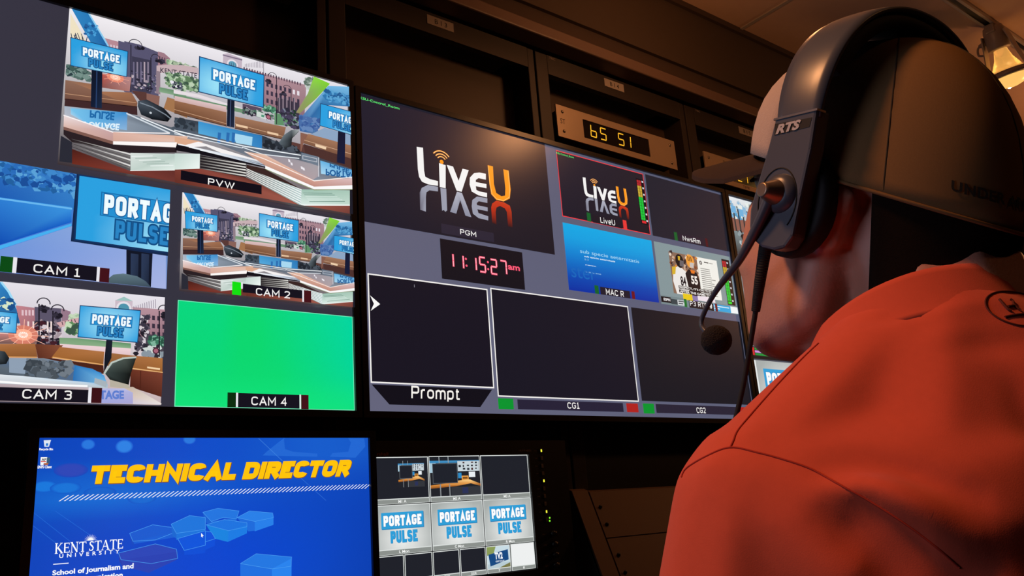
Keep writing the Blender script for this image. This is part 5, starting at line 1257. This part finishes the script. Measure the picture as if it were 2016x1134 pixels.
# skeleton of the seated body (metres)
NB = Vector((-0.112, -1.130, 1.120))
LEFT = Vector((-0.950, 0.312, 0)); FWD = Vector((0.312, 0.950, 0)); UP = Vector((0, 0, 1))
def T(l, f, z): return Vector((NB.x, NB.y, 0)) + LEFT * l + FWD * f + UP * z
def hand(bm, w, d, pal, side):
    """palm, four bent fingers of unequal length and a thumb from the side of the palm"""
    d = d.normalized(); pal = pal.normalized(); x = d.cross(pal).normalized() * side
    k = w + d * 0.075
    hull(bm, [(w, (.026, .026, .018)), (k + x * .030, .013), (k - x * .030, .013)])
    for i, (off, L) in enumerate(((.033, .070), (.011, .080), (-.011, .075), (-.032, .060))):
        p0 = k + x * off; p1 = p0 + (d * .9 + pal * .25).normalized() * L * .45; p2 = p1 + (d * .75 + pal * .6).normalized() * L * .32; p3 = p2 + (d * .5 + pal * .85).normalized() * L * .23
        chain(bm, [p0, p1, p2, p3], [.0092, .0086, .0078, .0068])
    q0 = w + d * .028 + x * .026; q1 = q0 + (d * .7 + x * .75).normalized() * .038; q2 = q1 + (d * .95 + x * .3 + pal * .2).normalized() * .032
    chain(bm, [q0, q1, q2], [.013, .0105, .0085])
ELB = {1: T(.235, .06, .80), -1: T(-.255, .06, .80)}
WRI = {1: T(.13, .30, .795), -1: T(-.13, .30, .795)}
SHO = {1: T(.178, .012, 1.058), -1: T(-.182, -.012, 1.058)}
ope = thing('person', 'person in an orange red shirt, olive cap and headset watching the screens, seen from behind', 'person', (NB.x, NB.y, 0))
bm = newbm()
rh = HR
hull(bm, [(H(0, -.006, .045), (.075, .097, .090))], None)
bmesh.ops.rotate  # (cranium is nearly round: no turn needed)
hull(bm, [(H(0, .052, .0), (.058, .045, .060)), (H(.048, .072, -.002), .022), (H(-.048, .072, -.002), .022), (H(.046, .070, -.045), .028), (H(-.046, .070, -.045), .028)])
hull(bm, [(H(.046, .070, -.045), .026), (H(-.046, .070, -.045), .026), (H(.034, .068, -.104), .023), (H(-.034, .068, -.104), .023), (H(0, .084, -.110), .020), (H(.056, .012, -.080), .020), (H(-.056, .012, -.080), .020), (H(.058, .0, -.02), .02), (H(-.058, .0, -.02), .02)])
hull(bm, [(H(0, .108, .022), .009), (H(0, .132, -.022), .012), (H(.013, .116, -.030), .010), (H(-.013, .116, -.030), .010)])
hull(bm, [(H(.034, .090, .034), .016), (H(-.034, .090, .034), .016)])
hull(bm, [(H(.020, .098, -.068), .007), (H(-.020, .098, -.068), .007), (H(0, .104, -.066), .008)])
hull(bm, [(H(.016, .096, -.080), .008), (H(-.016, .096, -.080), .008), (H(0, .101, -.081), .009)])
for s in (1, -1):
    hull(bm, [(H(s * .079, -.018, .000), (.009, .017, .015)), (H(s * .077, -.012, -.028), (.008, .012, .014)), (H(s * .070, .0, -.005), .012)])
hull(bm, [(H(0, -.030, -.010), .066), (NB + UP * .075 + FWD * -.012, .066)])
hull(bm, [(H(0, .02, -.09), .045), (NB + UP * .045 + FWD * .02, .062), (NB + UP * .04 - FWD * .015, .070)])
for s in (1, -1):
    hull(bm, [(NB + UP * .02, .05), (SHO[s], .040)]); chain(bm, [SHO[s], ELB[s], WRI[s]], [.042, .038, .026])
    hand(bm, WRI[s], (FWD - LEFT * .35 * s), Vector((0, 0, -1)), s)
hull(bm, [(T(.09, .015, 1.01), .05), (T(-.09, .015, 1.01), .05), (T(.10, .02, .82), .075), (T(-.10, .02, .82), .075)])
hull(bm, [(T(.10, .02, .82), .09), (T(-.10, .02, .82), .09), (T(.10, 0, .56), .10), (T(-.10, 0, .56), .10)])
for s in (1, -1): chain(bm, [T(s * .10, 0, .55), T(s * .13, .43, .52), T(s * .13, .40, .10)], [.085, .058, .042])
body = obj('body', grow(bm, 0.0045, 5), M_SKIN, ope)

# face pieces
for s in (1, -1):
    b = newbm(); lathe(b, [(0, -.0118), (.0085, -.0085), (.0118, 0), (.0085, .0085), (0, .0118)], H(s * .031, .088, .010), HV(0, 1, 0), 16)
    e = obj('eye', b, mat('eye_white', (0.6, 0.57, 0.54), 0.2), ope)
    b = newbm(); lathe(b, [(.0055, .0), (.0050, .0006), (0, .0010)], H(s * .031, .0990, .010), HV(0, 1, 0), 14); obj('iris', b, mat('brown_iris', (0.05, 0.03, 0.02), 0.2), e)
    b = newbm(); tube(b, [H(s * .014, .112, .030), H(s * .032, .109, .036), H(s * .050, .098, .030)], [.0022, .003, .0015], 6); obj('eyebrow', b, M_HAIR, ope)
b = newbm(); tube(b, [H(-.022, .103, -.0740), H(-.01, .111, -.0735), H(0, .1125, -.0735), H(.01, .111, -.0735), H(.022, .103, -.0740)], [.001, .0022, .0024, .0022, .001], 6)
obj('mouth', b, mat('lip_line', (0.22, 0.07, 0.06), 0.5), ope)
# short hair on the nape under the cap
def shell(fn, us, vs, th, closed=False):
    """sheet fn(u, v, side) with thickness th made from two layers"""
    b = newbm(); A = [[b.verts.new(fn(u, v, 0)) for u in us] for v in vs]; Bq = [[b.verts.new(fn(u, v, th)) for u in us] for v in vs]
    nu, nv = len(us), len(vs)
    for j in range(nv - 1):
        for i in range(nu - 1):
            f = b.faces.new([A[j][i], A[j][i + 1], A[j + 1][i + 1], A[j + 1][i]]); f.smooth = True
            f = b.faces.new([Bq[j][i], Bq[j + 1][i], Bq[j + 1][i + 1], Bq[j][i + 1]]); f.smooth = True
    for j in range(nv - 1):
        b.faces.new([A[j][0], A[j + 1][0], Bq[j + 1][0], Bq[j][0]]); b.faces.new([A[j][-1], Bq[j][-1], Bq[j + 1][-1], A[j + 1][-1]])
    for i in range(nu - 1):
        b.faces.new([A[0][i], Bq[0][i], Bq[0][i + 1], A[0][i + 1]]); b.faces.new([A[-1][i], A[-1][i + 1], Bq[-1][i + 1], Bq[-1][i]])
    bmesh.ops.recalc_face_normals(b, faces=b.faces[:])
    return b
lsp = lambda a, c, n: [a + (c - a) * i / (n - 1) for i in range(n)]

# cap: angle p round the head from the front (0) by the left (pi/2) to the back (pi); v from the lower edge to the top
def cap_edge(y): return 0.022 + 0.33 * y
def cap_pt(p, v, off=0.0, grow_=0.0):
    fr = max(0.0, math.cos(p))                                    # 1 at the front
    n = 2.15 + .75 * fr
    ry = 0.113 if math.cos(p) > 0 else 0.112
    rx = 0.0855
    top = 0.146
    m = 2.0 + .7 * min(1, fr * 2)
    bx_, by_ = -math.copysign(abs(math.sin(p)) ** (2 / m), math.sin(p)) * rx, math.copysign(abs(math.cos(p)) ** (2 / m), math.cos(p)) * ry - 0.004
    ze = cap_edge(by_)
    a = v * math.pi / 2
    h = math.sin(a) ** (2 / n); w = math.cos(a) ** (2 / n) if v < 1 else 0.0
    x, y, z = bx_ * w, (by_ + .004) * w - .004 - .012 * h * (1 - fr) * 0, ze + (top - ze) * h
    nx, ny, nz = x / rx ** 2, (y + .004) / ry ** 2, (z - .02) / .12 ** 2
    L = math.sqrt(nx * nx + ny * ny + nz * nz) or 1
    return (x + nx / L * (off + grow_), y + ny / L * (off + grow_), z + nz / L * (off + grow_))
PI = math.pi
VS = [0, .04, .1, .18, .27, .36, .45, .54, .63, .72, .81, .9, .96, 1.0 - 1e-4]
FR = 1.22                                                           # half angle of the pale front panel
cap = obj('cap_crown', shell(lambda u, v, t: H(*cap_pt(u, v, t - .0015)), lsp(FR, 2 * PI - FR, 64), VS, .003), M_CAP, ope)
obj('front_panel', shell(lambda u, v, t: H(*cap_pt(u, v, t - .0015)), lsp(-FR, FR, 22), VS, .0034), M_CAPF, cap)
b = newbm()
for p in (1.25, 2.05, PI, 2 * PI - 2.05, 2 * PI - 1.25): tube(b, [H(*cap_pt(p, v, .0012)) for v in lsp(.01, .99, 40)], .0007, 6)
obj('stitched_seam', b, mat('cap_seam_thread', (0.04, 0.027, 0.014), 0.9), cap)
b = newbm(); tube(b, [H(*cap_pt(p, 0.0, .0015)) for p in lsp(FR, 2 * PI - FR, 70)], .0016, 6); obj('edge_hem', b, M_CAP, cap)
b = newbm(); lathe(b, [(0.0075, 0), (.0065, .003), (0, .0045)], H(0, -.004, .147), HV(0, 0, 1), 14); obj('top_button', b, M_CAP, cap)
def bill_pt(u, v, t):
    x = u * .082
    y0 = .108 * max(0, 1 - abs(u * .96) ** 2.7) ** (1 / 2.7) - .008
    y1 = .100 + .095 * max(0, 1 - abs(u) ** 2.4) ** .62
    y = y0 + (y1 - y0) * v if y1 > y0 else y0 + .004 * v
    z = .072 - .020 * abs(u) ** 2 - .012 * v + .004 * v * abs(u) + .018 * u
    return H(x, y, z - t)
obj('bill', shell(bill_pt, lsp(-1, 1, 33), lsp(0, 1, 12), .0042), M_BILL, cap)
vs_, fs_ = glyphs('UNDER ARMOUR', .035, 0, 3, 1.1)
b = newbm(); V_ = [b.verts.new(H(*cap_pt(PI - .66 + .98 * u, .056 + .030 * v, .0022))) for u, v in vs_]
for f in fs_:
    try: b.faces.new([V_[i] for i in f])
    except ValueError: pass
obj('lettering', b, M_CAPT, cap)
obj('hair', shell(lambda u, v, t: H(*(lambda q, w: (q[0] * .93 * (1 - .17 * w), q[1] * .91 * (1 - .05 * w) - .004, cap_edge(q[1]) + .012 - w * .105))(cap_pt(u, 0.0, t), v)), lsp(PI * .62, PI * 1.38, 40), lsp(0, 1, 10), .003), M_HAIR, ope)

# ---- shirt
bm = newbm()
SH2 = {s: SHO[s] + UP * .020 + LEFT * s * .001 for s in (1, -1)}
NCZ = lambda l, f, z: Vector((-0.118, -1.108, z)) + LEFT * l + FWD * f
hull(bm, [(NCZ(.048, -.036, 1.178), .048), (NCZ(-.040, -.036, 1.178), .046), (NCZ(.050, .0, 1.166), .046), (NCZ(-.040, .0, 1.160), .042), (SH2[1], .058), (SH2[-1], .058)])
hull(bm, [(NCZ(.025, -.062, 1.182), .045), (NCZ(-.042, -.054, 1.182), .045), (T(0, -.075, 1.05), .08)])
hull(bm, [(NCZ(.03, -.052, 1.166), .060), (NCZ(-.03, -.052, 1.166), .060), (T(.10, -.045, 1.02), .085), (T(-.10, -.045, 1.02), .085)])
for s in (1, -1):
    hull(bm, [(SH2[s], .062), (T(s * .13, -.01, .97), (.07, .085, .07)), (T(s * .08, -.04, 1.04), .08)])
    hull(bm, [(SH2[s], .060), (T(s * .15, -.058, 1.045), .060), (T(s * .08, -.055, 1.06), .075)])
    chain(bm, [SH2[s] - UP * .006, SH2[s] * .45 + ELB[s] * .55 + LEFT * s * .006, SH2[s] * .12 + ELB[s] * .88], [.066, .066, .062])
hull(bm, [(T(.12, -.022, 1.0), .09), (T(-.12, -.022, 1.0), .09), (T(.11, .02, .84), .105), (T(-.11, .02, .84), .105)])
hull(bm, [(T(.11, .02, .84), .105), (T(-.11, .02, .84), .105), (T(.115, .01, .60), .118), (T(-.115, .01, .60), .118)])
sh = grow(bm, 0.0045, 24)
# neck opening and collar
NC = Vector((-0.118, -1.108, 0))
dl = [f for f in sh.faces if (lambda c: c.z > 1.10 and (c.xy - NC.xy).length < .074)(f.calc_center_median())]
bmesh.ops.delete(sh, geom=dl, context='FACES')
BV = BVHTree.FromBMesh(sh)
def on_shirt(px, py, off=0.0):
    d = ray(px, py).normalized(); h = BV.ray_cast(CAM, d)
    return h[0] + h[1] * off if h[0] is not None else None
# folds: soft valleys and ridges along lines on the cloth (points, half width, depth)
FOLDS = [([(1590, 930), (1650, 912), (1720, 905), (1800, 925), (1880, 955), (1960, 990)], .010, -.009), ([(1620, 965), (1700, 955), (1790, 985), (1880, 1040)], .011, .005),
         ([(1600, 985), (1680, 1040), (1740, 1110), (1790, 1200), (1820, 1260)], .020, -.020), ([(1640, 1000), (1740, 1060), (1850, 1130), (1940, 1200)], .019, -.014),
         ([(1690, 630), (1745, 624), (1800, 604), (1860, 584), (1950, 577)], .006, -.005), ([(1780, 645), (1900, 618), (1990, 612)], .012, -.004), ([(1860, 690), (1960, 670), (2050, 672)], .012, -.004)]
for pts, wd, dp in FOLDS:
    L = [on_shirt(*p) for p in pts]; L = [p for p in L if p is not None]
    if len(L) < 2: continue
    L = catmull(L, 8)
    mv = {}
    for v in sh.verts:
        d, iq = min(((v.co - q).length, i_) for i_, q in enumerate(L))
        if d < wd * 2.5: mv[v] = v.normal * dp * math.exp(-(d / wd) ** 2) * math.sin(PI * min(max((iq + .5) / len(L), 0), 1)) ** .7
    for v, m_ in mv.items(): v.co += m_
    for _ in range(3): bmesh.ops.smooth_vert(sh, verts=list(mv), factor=.5, use_axis_x=True, use_axis_y=True, use_axis_z=True)
    sh.normal_update()
sh.normal_update(); BV = BVHTree.FromBMesh(sh)
shirt = obj('shirt', sh, M_SHIRT, ope, smooth=True)
def collar_pt(a, v, t):
    """a: 0 left, pi/2 back, pi right, 3pi/2 front"""
    bk = max(0, math.sin(a)); fr = max(0, -math.sin(a)); sd = max(0, math.sin(2 * a))
    zr = 1.208 + .0225 * bk - .055 * fr + .005 * sd
    rt = .013 * max(0, -math.cos(a)); r1 = .081 + .002 * bk - rt; r0 = .096 + .004 * bk - rt
    r = r0 + (r1 - r0) * v ** .8
    z0 = 1.184 + .014 * bk - .045 * fr - .016 * min(1, max(0, (a - 1.1) / .7))
    z = z0 + (zr - z0) * v
    d = LEFT * math.cos(a) - FWD * math.sin(a)
    return Vector((NC.x, NC.y, z)) + d * (r + t)
cb = shell(lambda u, v, t: collar_pt(u, v, t), lsp(-1.25, PI + 1.25, 60), lsp(0, 1, 9), .004)
BC = BVHTree.FromBMesh(cb)
obj('collar', cb, M_SHIRT, shirt)
def on_cloth(px, py, off):
    d = ray(px, py).normalized(); h = [q for q in (BV.ray_cast(CAM, d), BC.ray_cast(CAM, d)) if q[0] is not None]
    if not h: return None
    q = min(h, key=lambda e: e[3]); n = q[1] if q[1].dot(d) < 0 else -q[1]
    return q[0] + n * off
def sew(name, pts, rad, m, parent, k=8, close=False):
    """thin line lying on the cloth along a path read off the photograph"""
    L = [Vector((*p, 0)) for p in pts]
    if close: L.append(L[0])
    L = [on_cloth(p.x, p.y, rad * .35) for p in catmull(L, k)]
    L = [p for p in L if p is not None]
    L = [p for i, p in enumerate(L) if i == 0 or (p - L[i - 1]).length < .02]
    if len(L) < 3: return None
    for _ in range(2): L = [L[0]] + [(L[i - 1] + L[i] * 2 + L[i + 1]) / 4 for i in range(1, len(L) - 1)] + [L[-1]]
    b = newbm(); tube(b, L, rad, 6); return obj(name, b, m, parent)
sew('shoulder_seam', [(1612, 676), (1578, 708), (1528, 761), (1474, 822), (1452, 849), (1444, 868), (1438, 881)], .0007, M_SEAM, shirt)
sew('armhole_seam', [(1342, 940), (1352, 922), (1390, 899), (1438, 881), (1490, 891), (1536, 903), (1593, 922), (1643, 949), (1719, 991), (1796, 1041), (1850, 1083), (1888, 1117)], .0007, M_SEAM, shirt)
em = sew('back_emblem', [(2001 + 62 * math.cos(a) * math.cos(.12) - 30 * math.sin(a) * math.sin(.12) * 0, 608 + 32 * math.sin(a) + 12 * math.cos(a)) for a in lsp(0, 6.0, 22)], .0007, M_PRINT, shirt, 4, True)
if em:
    for pts in ([(1967, 590), (1972, 596), (1984, 610), (1991, 613)], [(1988, 590), (1994, 594), (1995, 600), (2002, 607), (2009, 612)], [(1978, 625), (1990, 622), (2016, 619), (2030, 620)], [(1984, 604), (1995, 602)]):
        sew('emblem_stroke', pts, .0010, M_PRINT, em, 5)
# trousers and shoes, below the picture
bm = newbm()
hull(bm, [(T(.10, 0, .60), .112), (T(-.10, 0, .60), .112), (T(.10, 0, .54), .108), (T(-.10, 0, .54), .108)])
for s in (1, -1): chain(bm, [T(s * .10, 0, .55), T(s * .13, .43, .52), T(s * .13, .40, .10)], [.098, .072, .060])
obj('trousers', grow(bm, .010, 6), M_JEAN, ope)
for s in (1, -1):
    bm = newbm(); hull(bm, [(T(s * .13, .37, .045), (.042, .042, .045)), (T(s * .135, .56, .032), (.042, .04, .032)), (T(s * .13, .40, .09), .05)])
    obj('shoe', grow(bm, .007, 4), M_SHOE, ope)

# ---- headset
hs = thing('headset', 'black headset with boom microphone worn over the olive cap', 'headset', H(0, 0, .06))
def band_pt(t, y, off):
    """t: -1 left ear .. 1 right ear"""
    a = t * PI / 2
    n = 2.15
    sx = math.copysign(abs(math.sin(a)) ** (2 / n), a); cz = math.cos(a) ** (2 / n) if abs(t) < 1 else 0.0
    return H(sx * (.1135 + off), y - .002, .055 + cz * (.113 + off))
def band_w(t): return .0245 - .005 * abs(t) ** 4
b = newbm(); n = 60
def strip(bm, ts, off0, off1, wf, seg=6):
    rings = []
    for t in ts:
        w = wf(t); r = []
        for k in range(seg + 1):
            y = -w + 2 * w * k / seg; r.append(bm.verts.new(band_pt(t, y, off1 - .0025 * (abs(y / w)) ** 3)))
        for k in range(seg, -1, -1):
            y = -w + 2 * w * k / seg; r.append(bm.verts.new(band_pt(t, y, off0)))
        rings.append(r)
    m = len(rings[0])
    for i in range(len(rings) - 1):
        for k in range(m):
            f = bm.faces.new([rings[i][k], rings[i + 1][k], rings[i + 1][(k + 1) % m], rings[i][(k + 1) % m]]); f.smooth = True
    bm.faces.new(rings[0][::-1]); bm.faces.new(rings[-1])
    bmesh.ops.recalc_face_normals(bm, faces=bm.faces[:])
    return bm
obj('headband', strip(b, lsp(-.985, .985, 70), -.004, .0015, band_w), M_HS, hs)
obj('headband_pad', strip(newbm(), lsp(-.74, .74, 50), -.017, -.0035, lambda t: .022 * (1 - .25 * abs(t / .74) ** 6)), M_HS2, hs)
def plate(s):
    """ear plate, cup and cushion on side s (-1 left)"""
    pts = [(.0175, .062), (-.0215, .064), (-.0195, .034), (-.0145, 0), (-.0105, -.032), (-.004, -.0405), (.006, -.0425), (.019, -.040), (.0285, -.034), (.0335, -.024), (.0345, -.010), (.0300, .010), (.0235, .034)]
    b = newbm()
    prism(b, [H(s * .1155, y, z) for y, z in pts], HV(-s * .016, 0, 0))
    bmesh.ops.bevel(b, geom=[e for e in b.edges], offset=.0022, segments=2, affect='EDGES', profile=.5)
    p = obj('ear_plate', b, M_HS, hs)
    for f in p.data.polygons: f.use_smooth = False
    # cushion: a padded oval ring and the cup behind the plate
    def oval(x, ry, rz, y0=.010, z0=-.002): return [H(s * x, y0 + ry * math.cos(2 * PI * k / 28), z0 + rz * math.sin(2 * PI * k / 28)) for k in range(28)]
    b = newbm(); prof = [(.1000, .026, .032), (.1010, .032, .040), (.0985, .0355, .0435), (.090, .036, .044), (.084, .0345, .0425), (.0815, .030, .038)]
    rg = [[b.verts.new(q) for q in oval(*pp)] for pp in prof]
    for i in range(len(rg) - 1):
        for k in range(28):
            f = b.faces.new([rg[i][k], rg[i][(k + 1) % 28], rg[i + 1][(k + 1) % 28], rg[i + 1][k]]); f.smooth = True
    b.faces.new(rg[0][::-1]); b.faces.new(rg[-1]); bmesh.ops.recalc_face_normals(b, faces=b.faces[:])
    obj('ear_cushion', b, M_HS2, hs)
    return p
PLL = plate(-1); plate(1)
X0 = -.1155
# chrome line where band and plate meet, badge, oval groove and boom knob on the left plate
b = newbm(); prism(b, [H(X0 - .0008, .0185, .0600), H(X0 - .0008, -.0225, .0622), H(X0 - .0008, -.0225, .0638), H(X0 - .0008, .0185, .0616)], HV(.010, 0, 0)); obj('chrome_strip', b, M_CHROME, hs)
b = newbm(); prism(b, [H(X0 - .0003, y, z) for y, z in ((.0165, .0480), (-.0165, .0505), (-.0180, .0575), (.0170, .0572))], HV(.001, 0, 0)); bdg = obj('badge', b, M_HS2, hs)
vs_, fs_ = glyphs('RTS', .05, .25)
b = newbm(); V_ = [b.verts.new(H(X0 - .0009, .0150 - .0235 * u, .0485 + .0075 * v + .0014 * u)) for u, v in vs_]
for f in fs_:
    try: b.faces.new([V_[i] for i in f])
    except ValueError: pass
obj('badge_letters', b, M_BADGE, bdg)
b = newbm(); tube(b, [H(X0 - .0002, .0075 + .0185 * math.cos(a), -.004 + .0255 * math.sin(a)) for a in lsp(-.9, 4.0, 40)], .00055, 6); obj('oval_groove', b, M_HS2, PLL)
b = newbm(); lathe(b, [(.0155, 0), (.0145, .003), (.0105, .006), (.0, .007)], H(X0, .0050, .0015), HV(-1, 0, 0), 26); obj('knob_base', b, M_HS, hs)
b = newbm(); lathe(b, [(.0100, .004), (.0098, .007), (.0062, .0165), (.0056, .0185), (.0045, .0188), (.0, .0178)], H(X0, .0050, .0015), HV(-1, .12, 0), 26); obj('boom_knob', b, M_BRONZE, hs)
BX = -.1215
bp = [(BX, .009, -.002), (-.119, .0205, -.022), (-.114, .041, -.0495), (-.106, .071, -.0745), (-.100, .089, -.0945), (-.099, .0915, -.105), (-.099, .083, -.1120)]
bp = catmull([H(*p) for p in bp], 8); nb = len(bp)
b = newbm(); tube(b, bp, [.0052 - .0030 * min(1, i / (nb * .55)) for i in range(nb)], 12); obj('microphone_boom', b, M_HS, hs)
b = newbm(); bmesh.ops.create_uvsphere(b, u_segments=28, v_segments=18, radius=.0128)
for v in b.verts: v.co = H(-.099, .0725, -.1165) + Vector((v.co.x * 1.02, v.co.y * 1.02, v.co.z * .98)) * (1 + .02 * math.sin(v.co.x * 900) * math.sin(v.co.z * 800))
obj('microphone_foam', b, M_FOAM, hs, smooth=True)
cp = catmull([H(-.107, .022, -.038), H(-.104, .027, -.068), H(-.102, .030, -.089), H(-.100, .034, -.118), H(-.099, .037, -.143), H(-.10, .040, -.170), H(-.10, .05, -.23), H(-.09, .06, -.33)], 8)
b = newbm(); tube(b, cp, .0021, 8); cab = obj('cable', b, M_HS2, hs)
b = newbm()
sr = cp[0:17]
for i in range(len(sr) * 2 - 1):
    p = sr[i // 2] if i % 2 == 0 else (sr[i // 2] + sr[i // 2 + 1]) / 2
    d_ = (sr[min(i // 2 + 1, len(sr) - 1)] - sr[max(i // 2 - 1, 0)]).normalized(); r = .0052 - .0018 * i / (2 * len(sr))
    lathe(b, [(0, -.0013), (r, -.0013), (r, .0008), (r * .8, .0011), (0, .0011)], p, d_, 10)
obj('strain_relief', b, M_HS2, cab)
